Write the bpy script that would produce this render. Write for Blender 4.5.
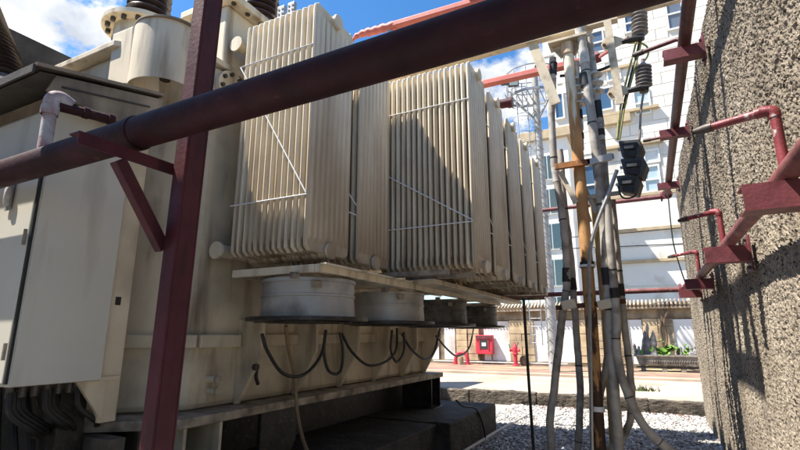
import bpy, math, random
import numpy as np
from mathutils import Vector, Matrix, Quaternion
random.seed(7); rng = np.random.RandomState(11)
sc = bpy.context.scene
for o in list(bpy.data.objects): bpy.data.objects.remove(o)
COL = sc.collection
V = Vector; PI = math.pi; R = math.radians

# ------------------------------------------------------------------ camera, sky, sun
EYE = 1.6; YAW = 27.03; PITCH = 12.86; FPX = 480.0
cd = bpy.data.cameras.new('camera'); cam = bpy.data.objects.new('camera', cd); COL.objects.link(cam)
cam.location = (0, 0, EYE); cam.rotation_euler = (R(90 + PITCH), 0, R(YAW))
cd.sensor_fit = 'HORIZONTAL'; cd.sensor_width = 36; cd.lens = 36 * FPX / 800; cd.clip_start = .05; cd.clip_end = 4000
sc.camera = cam
LIGHT = V((1.1, .66, -2.12)).normalized()
w = bpy.data.worlds.new('World'); sc.world = w; w.use_nodes = True
nt = w.node_tree; bg = nt.nodes['Background']
sky = nt.nodes.new('ShaderNodeTexSky'); sky.sky_type = 'NISHITA'; sky.sun_disc = False
sky.sun_elevation = math.asin(-LIGHT.z); sky.sun_rotation = math.atan2(-LIGHT.x, -LIGHT.y) % (2 * PI)
sky.air_density = 1.0; sky.dust_density = .3; sky.ozone_density = 2.0
tcw = nt.nodes.new('ShaderNodeTexCoord'); mpw = nt.nodes.new('ShaderNodeMapping')
mpw.inputs['Location'].default_value = (3.3, 1.4, .35); mpw.inputs['Scale'].default_value = (1, 1, 1.7)
n1 = nt.nodes.new('ShaderNodeTexNoise'); n1.inputs['Scale'].default_value = 3.6; n1.inputs['Detail'].default_value = 10; n1.inputs['Roughness'].default_value = .62
rp = nt.nodes.new('ShaderNodeValToRGB'); rp.color_ramp.elements[0].position = .56; rp.color_ramp.elements[1].position = .625
mx = nt.nodes.new('ShaderNodeMix'); mx.data_type = 'RGBA'
cn_ = nt.nodes.new('ShaderNodeTexNoise'); cn_.inputs['Scale'].default_value = 9; cn_.inputs['Detail'].default_value = 6
cr = nt.nodes.new('ShaderNodeValToRGB'); cr.color_ramp.elements[0].position = .38; cr.color_ramp.elements[0].color = (5.6, 6.1, 6.9, 1); cr.color_ramp.elements[1].position = .58; cr.color_ramp.elements[1].color = (9.6, 9.7, 9.9, 1)
nt.links.new(tcw.outputs['Generated'], cn_.inputs['Vector']); nt.links.new(cn_.outputs[0], cr.inputs[0]); nt.links.new(cr.outputs[0], mx.inputs[7])
hs = nt.nodes.new('ShaderNodeHueSaturation'); hs.inputs['Saturation'].default_value = 1.3; hs.inputs['Value'].default_value = 1.9
def _dir(px, py): return (cam.rotation_euler.to_matrix() @ V(((px-400)/FPX, -(py-225)/FPX, -1))).normalized()
acc = n1.outputs[0]
for px, py, lo, hi, amt in ((20, 8, .955, .994, .115), (112, 55, .985, .998, -.10), (490, 75, .985, .999, .10), (522, 118, .99, .999, .10), (330, 30, .93, 1, -.18)):
    dt = nt.nodes.new('ShaderNodeVectorMath'); dt.operation = 'DOT_PRODUCT'; dt.inputs[1].default_value = _dir(px, py); nt.links.new(tcw.outputs['Generated'], dt.inputs[0])
    mr = nt.nodes.new('ShaderNodeMapRange'); mr.inputs[1].default_value = lo; mr.inputs[2].default_value = hi; mr.inputs[4].default_value = amt; nt.links.new(dt.outputs['Value'], mr.inputs[0])
    ad = nt.nodes.new('ShaderNodeMath'); ad.operation = 'ADD'; nt.links.new(acc, ad.inputs[0]); nt.links.new(mr.outputs[0], ad.inputs[1]); acc = ad.outputs[0]
for a, b in ((tcw.outputs['Generated'], mpw.inputs[0]), (mpw.outputs[0], n1.inputs['Vector']), (acc, rp.inputs[0]),
             (rp.outputs[0], mx.inputs[0]), (sky.outputs[0], hs.inputs['Color']), (hs.outputs[0], mx.inputs[6]), (mx.outputs[2], bg.inputs[0])): nt.links.new(a, b)
bg.inputs[1].default_value = .053
ld = bpy.data.lights.new('sun', 'SUN'); ld.energy = 5.0; ld.angle = R(.53); ld.color = (1, .945, .86)
sun = bpy.data.objects.new('sun', ld); COL.objects.link(sun); sun.rotation_euler = LIGHT.to_track_quat('-Z', 'Y').to_euler(); sun.location = (-20, -20, 40)
sc.view_settings.view_transform = 'Standard'; sc.view_settings.look = 'None'; sc.view_settings.exposure = 1.22; sc.view_settings.gamma = 1
sc.render.resolution_x = 1024; sc.render.resolution_y = 576

# ------------------------------------------------------------------ helpers
_M = cam.rotation_euler.to_matrix()
def ray(px, py): return _M @ V(((px - 400) / FPX, -(py - 225) / FPX, -1))
def atY(px, py, y): d = ray(px, py); t = y / d.y; return V((d.x * t, y, EYE + d.z * t))
def atX(px, py, x): d = ray(px, py); t = x / d.x; return V((x, d.y * t, EYE + d.z * t))
def atZ(px, py, z): d = ray(px, py); t = (z - EYE) / d.z; return V((d.x * t, d.y * t, z))

class MB:
    def __init__(s): s.v = []; s.f = []; s.sm = []
    def add(s, vs, fs, smooth=False):
        o = len(s.v); s.v += [tuple(p) for p in vs]
        for f in fs: s.f.append(tuple(i + o for i in f)); s.sm.append(smooth)
        return s
    def box(s, a, b):
        x0, y0, z0 = (min(a[i], b[i]) for i in range(3)); x1, y1, z1 = (max(a[i], b[i]) for i in range(3))
        return s.add([(x0,y0,z0),(x1,y0,z0),(x1,y1,z0),(x0,y1,z0),(x0,y0,z1),(x1,y0,z1),(x1,y1,z1),(x0,y1,z1)],
                     [(0,3,2,1),(4,5,6,7),(0,1,5,4),(1,2,6,5),(2,3,7,6),(3,0,4,7)])
    def bar(s, a, b, w, h, up=(0,0,1)):            # rectangular bar between two points; w sideways, h along up
        a = V(a); b = V(b); d = (b - a).normalized(); u = V(up); u = (u - d * u.dot(d))
        if u.length < 1e-4: u = V((0,1,0)) - d * d.y
        u.normalize(); r = d.cross(u)
        vs = [p + r * (w/2*i) + u * (h/2*j) for p in (a, b) for i, j in ((-1,-1),(1,-1),(1,1),(-1,1))]
        return s.add(vs, [(0,1,2,3),(7,6,5,4),(0,4,5,1),(1,5,6,2),(2,6,7,3),(3,7,4,0)])
    def tube(s, pts, r, n=10, caps=True):
        pts = [V(p) for p in pts]; m = len(pts); rs = r if isinstance(r, (list, tuple)) else [r] * m
        t0 = (pts[1] - pts[0]).normalized(); u = t0.orthogonal().normalized(); vs = []; pt = t0
        for i, p in enumerate(pts):
            t = (pts[min(i+1, m-1)] - pts[max(i-1, 0)]).normalized()
            u = pt.rotation_difference(t) @ u; u = (u - t * u.dot(t)).normalized(); pt = t; q = t.cross(u)
            for k in range(n):
                a = 2 * PI * k / n; vs.append(p + (u * math.cos(a) + q * math.sin(a)) * rs[i])
        s.add(vs, [(i*n+k, i*n+(k+1) % n, (i+1)*n+(k+1) % n, (i+1)*n+k) for i in range(m-1) for k in range(n)], True)
        if caps:
            s.add(vs[:n], [tuple(range(n-1, -1, -1))]); s.add(vs[-n:], [tuple(range(n))])
        return s
    def lathe(s, prof, o, ax=(0,0,1), n=24, a0=0, a1=2*PI):   # prof: (r, h) along axis
        ax = V(ax).normalized(); u = ax.orthogonal().normalized(); q = ax.cross(u); o = V(o); full = abs(a1 - a0 - 2*PI) < 1e-6
        k = n if full else n + 1; vs = []
        for r, h in prof:
            for i in range(k):
                a = a0 + (a1 - a0) * i / n; vs.append(o + ax * h + (u * math.cos(a) + q * math.sin(a)) * max(r, 1e-4))
        fs = [(j*k+i, j*k+(i+1) % k, (j+1)*k+(i+1) % k, (j+1)*k+i) for j in range(len(prof)-1) for i in range(n if full else k-1)]
        for j, f in zip([j for j in range(len(prof)-1) for _ in range(n if full else k-1)], fs): pass
        return s.add(vs, fs, True)
    def prism(s, poly, d):                         # poly: list of 3D points, extruded along d
        poly = [V(p) for p in poly]; d = V(d); n = len(poly); nm = V((0,0,0))
        for i in range(n): nm += poly[i].cross(poly[(i+1) % n])
        if nm.dot(d) > 0: poly.reverse()
        return s.add(poly + [p + d for p in poly], [tuple(range(n)), tuple(range(2*n-1, n-1, -1))] + [(i, i+n, (i+1) % n + n, (i+1) % n) for i in range(n)])
    def build(s, name, m, parent=None, bevel=0, label=None, kind=None, at=None):
        me = bpy.data.meshes.new(name)
        P = np.array(s.v, dtype=float); c = (P.min(0) + P.max(0)) / 2 if at is None else np.array(at, float)
        me.from_pydata((P - c).tolist(), [], s.f); me.validate(); me.polygons.foreach_set('use_smooth', s.sm if len(s.sm) == len(me.polygons) else [False] * len(me.polygons))
        if m: me.materials.append(m)
        me.update(); o = bpy.data.objects.new(name, me); COL.objects.link(o)
        WO[o.name] = V(c); o.location = c
        if parent: o.parent = parent; o.location = V(c) - WO[parent.name]
        if bevel:
            b = o.modifiers.new('bevel', 'BEVEL'); b.width = bevel; b.segments = 2; b.limit_method = 'ANGLE'; b.angle_limit = R(40)
        if any(s.sm): 
            e = o.modifiers.new('split', 'EDGE_SPLIT'); e.split_angle = R(42)
        if label: o['label'] = label
        if kind: o['kind'] = kind
        return o
WO = {}
def thing(name, label, cat, loc, group=None):
    o = bpy.data.objects.new(name, None); COL.objects.link(o); o.empty_display_size = .1
    o.location = loc; WO[o.name] = V(loc); o['label'] = label; o['category'] = cat
    if group: o['group'] = group
    return o
def tag(o, label, cat, group=None):
    o['label'] = label; o['category'] = cat
    if group: o['group'] = group
    return o
def struct(o): o['kind'] = 'structure'; return o
def dup(o, parent, off=(0,0,0), scale=None):       # copy of one part, sharing its mesh, placed relative to the source in world space
    c = o.copy(); COL.objects.link(c); wo = WO[o.name] + V(off); WO[c.name] = wo
    c.parent = parent; c.location = wo - (WO[parent.name] if parent else V((0,0,0)))
    return c
def spline(pts, n=8):                              # Catmull-Rom through points
    p = [V(q) for q in pts]; p = [p[0]*2 - p[1]] + p + [p[-1]*2 - p[-2]]; out = []
    for i in range(1, len(p)-2):
        for k in range(n):
            t = k / n; a, b, c, d = p[i-1:i+3]
            out.append(.5 * (2*b + (c-a)*t + (2*a-5*b+4*c-d)*t*t + (3*b-a-3*c+d)*t**3))
    out.append(p[-2]); return out

# ------------------------------------------------------------------ materials
def mat(name, col, rough=.6, metal=0, var=.12, vscale=6, bump=0, bscale=60, dirt=None, dirt_amt=.4, dscale=3, dstretch=(1,1,1), spec=.4, col2=None, c2lo=.5, c2hi=.62, c2scale=8, c2stretch=(1,1,1), bdist=.01, stretch=(1,1,1)):
    m = bpy.data.materials.new(name); m.use_nodes = True; t = m.node_tree; N = t.nodes.new; L = t.links.new
    b = t.nodes['Principled BSDF']; b.inputs['Roughness'].default_value = rough; b.inputs['Metallic'].default_value = metal
    b.inputs['Specular IOR Level'].default_value = spec
    g = N('ShaderNodeNewGeometry').outputs['Position']
    def noise(scale, stretch=(1,1,1), detail=5, off=0):
        mp = N('ShaderNodeMapping'); mp.inputs['Scale'].default_value = stretch; mp.inputs['Location'].default_value = (off, off*1.7, off*.3); L(g, mp.inputs[0])
        n = N('ShaderNodeTexNoise'); n.inputs['Scale'].default_value = scale; n.inputs['Detail'].default_value = detail; L(mp.outputs[0], n.inputs['Vector']); return n.outputs[0]
    def ramp(x, lo, hi):
        r = N('ShaderNodeMapRange'); r.inputs[1].default_value = lo; r.inputs[2].default_value = hi; L(x, r.inputs[0]); return r.outputs[0]
    def mixc(f, a, c):
        x = N('ShaderNodeMix'); x.data_type = 'RGBA'
        if hasattr(f, 'links'): L(f, x.inputs[0])
        else: x.inputs[0].default_value = f
        for s_, i in ((a, 6), (c, 7)):
            if hasattr(s_, 'links'): L(s_, x.inputs[i])
            else: x.inputs[i].default_value = (*s_, 1)
        return x.outputs[2]
    lo = tuple(max(0, c * (1 - var)) for c in col); hi = tuple(min(1, c * (1 + var)) for c in col)
    c = mixc(ramp(noise(vscale, stretch), .3, .7), lo, hi)
    if col2: c = mixc(ramp(noise(c2scale, c2stretch, 6, 3.1), c2lo, c2hi), c, col2)
    if dirt:
        f = ramp(noise(dscale, dstretch, 7, 7.7), .62 - dirt_amt * .4, .8 - dirt_amt * .1); c = mixc(f, c, dirt)
    L(c, b.inputs['Base Color'])
    rr = N('ShaderNodeMapRange'); rr.inputs[3].default_value = max(.05, rough - .12); rr.inputs[4].default_value = min(1, rough + .15); L(noise(vscale * 2.3, (1,1,1), 4, 1.3), rr.inputs[0]); L(rr.outputs[0], b.inputs['Roughness'])
    if bump:
        bp = N('ShaderNodeBump'); bp.inputs['Strength'].default_value = bump; bp.inputs['Distance'].default_value = bdist; L(noise(bscale, (1,1,1), 4, 5.5), bp.inputs['Height']); L(bp.outputs[0], b.inputs['Normal'])
    m['_'] = 0; del m['_']
    return m
def glass(name, col, rough=.05):
    m = bpy.data.materials.new(name); m.use_nodes = True; b = m.node_tree.nodes['Principled BSDF']
    b.inputs['Base Color'].default_value = (*col, 1); b.inputs['Roughness'].default_value = rough; b.inputs['Specular IOR Level'].default_value = .8; return m
VS = (9, 9, .55)   # vertical streaks
CREAM = (.63, .545, .405)
M = dict(
 cream=mat('cream_paint', CREAM, .5, var=.07, vscale=3, bump=.12, bscale=90, dirt=(.22,.15,.085), dirt_amt=.32, dscale=1.6, dstretch=(5,5,.6)),
 tank=mat('tank_paint', (.56,.465,.325), .5, var=.1, vscale=2.5, bump=.15, bscale=70, dirt=(.15,.105,.065), dirt_amt=.27, dscale=1.3, dstretch=(4,4,.7), col2=(.37,.305,.22), c2scale=2.2, c2lo=.45, c2hi=.7),
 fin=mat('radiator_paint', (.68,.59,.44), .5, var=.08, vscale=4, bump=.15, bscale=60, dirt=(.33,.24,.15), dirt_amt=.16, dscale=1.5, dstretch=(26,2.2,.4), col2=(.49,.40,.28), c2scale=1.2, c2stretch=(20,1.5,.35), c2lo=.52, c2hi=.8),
 edge=mat('flange_steel', (.34,.28,.21), .65, var=.2, vscale=9, bump=.3, bscale=60, dirt=(.05,.035,.025), dirt_amt=.5, dscale=6),
 cab=mat('cabinet_paint', (.52,.49,.415), .42, var=.04, vscale=2, bump=.06, bscale=120, dirt=(.33,.29,.23), dirt_amt=.12, dscale=1.2, dstretch=(3,3,.6)),
 soffit=mat('soffit_steel', (.26,.21,.15), .5, var=.15, vscale=3, bump=.15, bscale=40, dirt=(.09,.06,.04), dirt_amt=.4, dscale=2.5),
 soot=mat('sooty_sheet_steel', (.38,.31,.215), .55, var=.15, vscale=3, bump=.15, bscale=40, dirt=(.03,.024,.019), dirt_amt=.85, dscale=2.2, dstretch=(1,1.6,1)),
 roofdark=mat('dark_roof_steel', (.055,.048,.04), .6, var=.3, vscale=5, bump=.3, bscale=50, dirt=(.022,.02,.018), dirt_amt=.5, dscale=3),
 maroon=mat('maroon_paint', (.07,.015,.02), .5, spec=.25, var=.22, vscale=6, bump=.2, bscale=45, dirt=(.03,.009,.01), dirt_amt=.3, dscale=4, dstretch=(3,3,.5)),
 pipe=mat('dark_maroon_paint', (.034,.010,.012), .6, spec=.2, var=.3, vscale=7, bump=.25, bscale=40, dirt=(.02,.009,.01), dirt_amt=.35, dscale=5, col2=(.075,.03,.018), c2scale=22, c2lo=.66, c2hi=.74, c2stretch=(.5,1,1)),
 wpipe=mat('weathered_red_pipe', (.20,.07,.066), .55, var=.25, vscale=9, bump=.3, bscale=60, dirt=(.07,.02,.02), dirt_amt=.3, dscale=8, col2=(.42,.28,.26), c2scale=9, c2lo=.6, c2hi=.75),
 wpipe2=mat('dark_red_high_pipe', (.10,.035,.034), .5, var=.25, vscale=9, bump=.25, bscale=60, dirt=(.035,.014,.014), dirt_amt=.35, dscale=7),
 brk=mat('red_bracket_paint', (.165,.042,.05), .5, var=.18, vscale=8, bump=.2, bscale=60, dirt=(.07,.02,.02), dirt_amt=.25, dscale=9, col2=(.36,.13,.13), c2scale=16, c2lo=.66, c2hi=.8),
 bright=mat('red_nozzle_paint', (.20,.036,.042), .45, var=.2, vscale=12, bump=.2, bscale=80, dirt=(.11,.02,.02), dirt_amt=.3, dscale=12, col2=(.55,.48,.46), c2scale=18, c2lo=.6, c2hi=.7),
 whitew=mat('chalky_white_pipe', (.36,.345,.365), .7, var=.18, vscale=14, bump=.3, bscale=60, dirt=(.20,.06,.06), dirt_amt=.4, dscale=10),
 firered=mat('fire_red_paint', (.62,.045,.07), .45, var=.12, vscale=5, dirt=(.2,.03,.03), dirt_amt=.2),
 bus=mat('red_busbar_sleeve', (.55,.15,.12), .55, var=.12, vscale=6, bump=.15, bscale=30),
 rust=mat('rusted_pole', (.30,.115,.032), .8, var=.3, vscale=8, bump=.5, bscale=70, dirt=(.055,.022,.012), dirt_amt=.42, dscale=5, col2=(.52,.33,.17), c2scale=4, c2stretch=(3,3,.5), c2lo=.5, c2hi=.66),
 darkwall=mat('dark_weathered_wall', (.06,.054,.048), .95, var=.4, vscale=3, bump=.8, bscale=30, bdist=.02, dirt=(.02,.018,.016), dirt_amt=.5, dscale=2),
 rustpale=mat('rust_streaked_cream', (.58,.46,.33), .7, var=.15, vscale=6, bump=.3, bscale=60, dirt=(.27,.10,.03), dirt_amt=.62, dscale=2.6, dstretch=(6,6,.5)),
 rustdark=mat('dark_rust', (.10,.04,.018), .85, var=.45, vscale=12, bump=.6, bscale=60, dirt=(.02,.012,.008), dirt_amt=.6, dscale=9, col2=(.3,.12,.03), c2scale=7, c2lo=.6, c2hi=.7),
 steelcream=mat('cream_steel', (.55,.47,.34), .55, var=.1, vscale=6, bump=.15, bscale=60, dirt=(.17,.095,.045), dirt_amt=.3, dscale=6),
 conduit=mat('grey_conduit', (.37,.34,.295), .6, var=.18, vscale=9, bump=.2, bscale=50, dirt=(.08,.06,.045), dirt_amt=.4, dscale=5),
 pale=mat('pale_grey_sleeve', (.48,.46,.43), .55, var=.12, vscale=9, bump=.2, bscale=60, dirt=(.10,.09,.08), dirt_amt=.35, dscale=9),
 black=mat('black_rubber', (.016,.015,.014), .5, var=.3, vscale=20, bump=.2, bscale=80),
 oil=mat('oil_black_steel', (.022,.019,.016), .4, var=.5, vscale=8, bump=.4, bscale=60, dirt=(.12,.10,.085), dirt_amt=.06, dscale=26),
 fan=mat('grey_fan_metal', (.40,.38,.345), .45, .25, var=.12, vscale=3, bump=.1, bscale=60, dirt=(.09,.08,.07), dirt_amt=.25, dscale=2.5),
 fandark=mat('dark_fan_metal', (.115,.105,.095), .5, .1, var=.35, vscale=7, bump=.3, bscale=70, dirt=(.018,.016,.014), dirt_amt=.45, dscale=9),
 mastpaint=mat('mast_paint', (.36,.355,.34), .5, var=.12, vscale=5, dirt=(.25,.2,.15), dirt_amt=.25, dscale=4),
 galv=mat('galvanised_steel', (.30,.31,.32), .45, .4, var=.12, vscale=9),
 bolt=mat('dark_bolt', (.07,.06,.05), .5, .4, var=.3, vscale=30),
 brownpor=mat('brown_porcelain', (.042,.028,.024), .22, var=.25, vscale=5, spec=.6),
 greypor=mat('grey_porcelain', (.22,.20,.185), .4, var=.2, vscale=12, spec=.5, dirt=(.08,.06,.05), dirt_amt=.35, dscale=12),
 whitepor=mat('white_shed_silicone', (.62,.60,.56), .45, var=.1, vscale=12, dirt=(.15,.12,.1), dirt_amt=.35, dscale=14),
 box=mat('dark_grey_housing', (.05,.05,.049), .5, var=.25, vscale=10, bump=.15, bscale=60, dirt=(.15,.13,.11), dirt_amt=.15, dscale=12),
 concrete=mat('pale_road_concrete', (.44,.355,.27), .9, var=.12, vscale=.9, bump=.4, bscale=30, dirt=(.27,.215,.16), dirt_amt=.4, dscale=.8),
 curb=mat('stained_curb_concrete', (.115,.095,.075), .9, var=.35, vscale=3, bump=.8, bscale=22, bdist=.03, dirt=(.03,.026,.02), dirt_amt=.45, dscale=2.2, col2=(.24,.2,.15), c2scale=3, c2lo=.58, c2hi=.7),
 plinth=mat('oily_concrete', (.045,.038,.032), .75, var=.5, vscale=5, bump=.9, bscale=26, bdist=.02, dirt=(.014,.012,.01), dirt_amt=.55, dscale=3, col2=(.15,.13,.11), c2scale=40, c2lo=.69, c2hi=.73),
 gravel=mat('gravel_bed', (.36,.35,.34), .9, var=.3, vscale=40, bump=1, bscale=45, bdist=.03),
 verge=mat('red_brick_verge', (.25,.155,.115), .9, var=.25, vscale=2.2, bump=.4, bscale=14, col2=(.42,.38,.2), c2scale=1.4, c2stretch=(.4,1.6,1), c2lo=.52, c2hi=.66),
 ground=mat('bare_ground', (.24,.21,.17), .95, var=.2, vscale=.4),
 stone=mat('yellow_block_stone', (.56,.43,.26), .85, var=.18, vscale=3, bump=.5, bscale=20, dirt=(.13,.095,.065), dirt_amt=.4, dscale=1.4, dstretch=(1.5,1.5,.7)),
 stonedark=mat('stained_band_stone', (.33,.255,.165), .9, var=.25, vscale=3, bump=.6, bscale=18, dirt=(.06,.045,.03), dirt_amt=.6, dscale=1.6),
 white=mat('white_render', (.78,.76,.72), .8, var=.04, vscale=.7, bump=.1, bscale=20, dirt=(.42,.36,.28), dirt_amt=.16, dscale=.7),
 tile=mat('pale_roof_tile', (.40,.32,.23), .8, var=.25, vscale=5, dirt=(.16,.1,.06), dirt_amt=.35, dscale=3),
 facade=mat('white_facade_tile', (.72,.69,.63), .55, var=.04, vscale=.5, dirt=(.5,.45,.37), dirt_amt=.12, dscale=.5, dstretch=(1,1,.4)),
 joint=mat('facade_joint', (.64,.61,.55), .8, var=.05),
 ledge=mat('tan_ledge', (.46,.36,.23), .7, var=.15, vscale=2),
 wframe=mat('white_window_frame', (.72,.73,.73), .5, var=.03),
 curtain=mat('pale_blind', (.60,.63,.63), .8, var=.05),
 carved=mat('carved_grey_stone', (.25,.22,.18), .85, var=.25, vscale=5, bump=.6, bscale=20, dirt=(.06,.05,.04), dirt_amt=.45, dscale=4),
 rock=mat('grey_scholar_rock', (.22,.21,.2), .85, var=.4, vscale=3, bump=.9, bscale=12, bdist=.05, dirt=(.04,.04,.038), dirt_amt=.45, dscale=3),
 leaf=mat('fresh_leaf', (.13,.24,.03), .5, var=.35, vscale=4), moss=mat('dark_weed', (.05,.085,.02), .8, var=.4, vscale=8),
 dryleaf=mat('dry_leaf', (.22,.075,.05), .8, var=.5, vscale=9),
 bark=mat('vine_bark', (.17,.115,.075), .9, var=.25, vscale=5),
 screen=mat('teal_glazing_bars', (.55,.58,.56), .5, var=.1),
 tan=mat('tan_hose', (.20,.14,.075), .5, var=.15, vscale=9), pvc=mat('grey_pvc', (.40,.38,.36), .5, var=.12, vscale=7),
 yg=mat('yellow_green_wire', (.30,.29,.08), .5, var=.3, vscale=25), silver=mat('flexible_metal_conduit', (.33,.34,.35), .35, .6, var=.15, vscale=20),
 postshade=mat('ochre_post', (.42,.32,.17), .7, var=.15, vscale=4, dirt=(.2,.09,.03), dirt_amt=.35, dscale=4),
 tape=mat('black_tape', (.022,.021,.02), .45, var=.3, vscale=20))
M['g_blue'] = glass('blue_window_glass', (.06,.12,.20)); M['g_grey'] = glass('grey_window_glass', (.10,.135,.19)); M['g_pale'] = glass('pale_window_glass', (.42,.52,.55), .2)
M['g_teal'] = glass('teal_window_glass', (.06,.095,.10)); M['g_dark'] = glass('dark_cabinet_glass', (.03,.03,.032))

def stucco_mat():
    m = bpy.data.materials.new('rough_cast_stucco'); m.use_nodes = True; t = m.node_tree; N = t.nodes.new; L = t.links.new; b = t.nodes['Principled BSDF']
    b.inputs['Roughness'].default_value = .92; b.inputs['Specular IOR Level'].default_value = .15
    g = N('ShaderNodeNewGeometry').outputs['Position']
    def nz(s, st=(1,1,1), d=4):
        mp = N('ShaderNodeMapping'); mp.inputs['Scale'].default_value = st; L(g, mp.inputs[0]); n = N('ShaderNodeTexNoise'); n.inputs['Scale'].default_value = s; n.inputs['Detail'].default_value = d; L(mp.outputs[0], n.inputs[0]); return n.outputs[0]
    def rg(x, a, c):
        r = N('ShaderNodeMapRange'); r.inputs[1].default_value = a; r.inputs[2].default_value = c; L(x, r.inputs[0]); return r.outputs[0]
    def mx(f, a, c):
        x = N('ShaderNodeMix'); x.data_type = 'RGBA'; L(f, x.inputs[0])
        for s_, i in ((a, 6), (c, 7)):
            if hasattr(s_, 'links'): L(s_, x.inputs[i])
            else: x.inputs[i].default_value = (*s_, 1)
        return x.outputs[2]
    c = mx(rg(nz(1.1, (1,1,1), 6), .38, .62), (.222,.186,.142), (.338,.292,.232))
    c = mx(rg(nz(38, (1,1,1), 3), .34, .56), (.20,.165,.12), c)
    c = mx(rg(nz(33, (1,1,1), 4), .565, .63), c, (.045,.037,.03))  # dark specks put the shade of the pits into the colour
    sy = N('ShaderNodeSeparateXYZ'); L(g, sy.inputs[0]); mm = N('ShaderNodeMath'); mm.operation = 'MULTIPLY'; L(rg(sy.outputs[1], 3.2, 6.0), mm.inputs[0]); L(rg(nz(3.6, (1,3.2,.14), 6), .50, .62), mm.inputs[1])
    c = mx(mm.outputs[0], c, (.115,.095,.075))
    c = mx(rg(nz(2.6, (1,2.4,.12), 7), .56, .78), c, (.14,.115,.09))
    L(c, b.inputs['Base Color'])
    bp = N('ShaderNodeBump'); bp.inputs['Strength'].default_value = .8; bp.inputs['Distance'].default_value = .008; L(nz(80, (1,1,1), 5), bp.inputs['Height']); L(bp.outputs[0], b.inputs['Normal'])
    return m
M['stucco'] = stucco_mat()
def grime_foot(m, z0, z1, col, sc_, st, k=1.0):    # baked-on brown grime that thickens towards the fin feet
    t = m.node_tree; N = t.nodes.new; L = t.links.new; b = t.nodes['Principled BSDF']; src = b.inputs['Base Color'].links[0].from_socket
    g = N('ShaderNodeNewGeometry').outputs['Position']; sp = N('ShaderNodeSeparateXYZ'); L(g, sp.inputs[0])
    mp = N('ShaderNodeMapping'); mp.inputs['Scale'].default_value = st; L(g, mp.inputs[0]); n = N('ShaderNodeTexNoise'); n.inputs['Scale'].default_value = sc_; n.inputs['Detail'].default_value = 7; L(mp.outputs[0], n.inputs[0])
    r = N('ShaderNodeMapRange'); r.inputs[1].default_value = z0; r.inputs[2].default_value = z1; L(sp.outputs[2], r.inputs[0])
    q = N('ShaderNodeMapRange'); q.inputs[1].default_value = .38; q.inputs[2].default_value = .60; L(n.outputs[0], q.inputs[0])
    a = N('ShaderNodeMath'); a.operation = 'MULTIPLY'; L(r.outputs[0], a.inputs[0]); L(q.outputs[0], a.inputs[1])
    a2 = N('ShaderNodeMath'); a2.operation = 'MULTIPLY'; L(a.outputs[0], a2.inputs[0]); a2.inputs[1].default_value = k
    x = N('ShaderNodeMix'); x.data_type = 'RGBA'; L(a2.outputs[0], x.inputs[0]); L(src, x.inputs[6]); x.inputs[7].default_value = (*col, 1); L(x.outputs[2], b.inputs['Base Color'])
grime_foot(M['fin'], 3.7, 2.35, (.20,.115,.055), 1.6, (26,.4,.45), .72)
def pole_mat():                                   # cream paint lost to rust towards the foot
    m = bpy.data.materials.new('rusting_pole_paint'); m.use_nodes = True; t = m.node_tree; N = t.nodes.new; L = t.links.new; b = t.nodes['Principled BSDF']; b.inputs['Roughness'].default_value = .75
    g = N('ShaderNodeNewGeometry').outputs['Position']; sp = N('ShaderNodeSeparateXYZ'); L(g, sp.inputs[0])
    def nz(sc_, st, off):
        mp = N('ShaderNodeMapping'); mp.inputs['Scale'].default_value = st; mp.inputs['Location'].default_value = (off, 0, off); L(g, mp.inputs[0]); n = N('ShaderNodeTexNoise'); n.inputs['Scale'].default_value = sc_; n.inputs['Detail'].default_value = 6; L(mp.outputs[0], n.inputs[0]); return n.outputs[0]
    def comb(z0, z1, n, k):
        r = N('ShaderNodeMapRange'); r.inputs[1].default_value = z0; r.inputs[2].default_value = z1; r.clamp = False; L(sp.outputs[2], r.inputs[0])
        a = N('ShaderNodeMath'); a.operation = 'MULTIPLY_ADD'; L(n, a.inputs[0]); a.inputs[1].default_value = k; L(r.outputs[0], a.inputs[2])
        q = N('ShaderNodeMapRange'); q.inputs[1].default_value = .5*k + .35; q.inputs[2].default_value = .5*k + .65; L(a.outputs[0], q.inputs[0]); return q.outputs[0]
    def mx(f, a, c):
        x = N('ShaderNodeMix'); x.data_type = 'RGBA'; L(f, x.inputs[0])
        for s_, i in ((a, 6), (c, 7)):
            if hasattr(s_, 'links'): L(s_, x.inputs[i])
            else: x.inputs[i].default_value = (*s_, 1)
        return x.outputs[2]
    org = mx(nz(9, (1,1,.7), 2), (.62,.36,.14), (.27,.10,.028))
    c = mx(comb(5.2, 4.0, nz(5, (5,5,.5), 0), 3.2), (.66,.57,.43), org)
    c = mx(comb(2.5, .5, nz(8, (1.5,1.5,.6), 5), 3.4), c, (.055,.024,.013))
    L(c, b.inputs['Base Color']); bp = N('ShaderNodeBump'); bp.inputs['Strength'].default_value = .5; bp.inputs['Distance'].default_value = .006; L(nz(60, (1,1,1), 9), bp.inputs['Height']); L(bp.outputs[0], b.inputs['Normal']); return m
M['polerust'] = pole_mat()

def noise2(ny, nx, cell, seed):                   # smooth value noise on a grid
    r = np.random.RandomState(seed); gy, gx = int(ny / cell) + 3, int(nx / cell) + 3; g = r.rand(gy, gx)
    y = np.arange(ny) / cell; x = np.arange(nx) / cell; yi = y.astype(int); xi = x.astype(int)
    fy = (y - yi)[:, None]; fx = (x - xi)[None, :]; fy = fy*fy*(3-2*fy); fx = fx*fx*(3-2*fx)
    a = g[yi][:, xi]; b = g[yi][:, xi+1]; c = g[yi+1][:, xi]; d = g[yi+1][:, xi+1]
    return (a*(1-fx) + b*fx)*(1-fy) + (c*(1-fx) + d*fx)*fy

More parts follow.
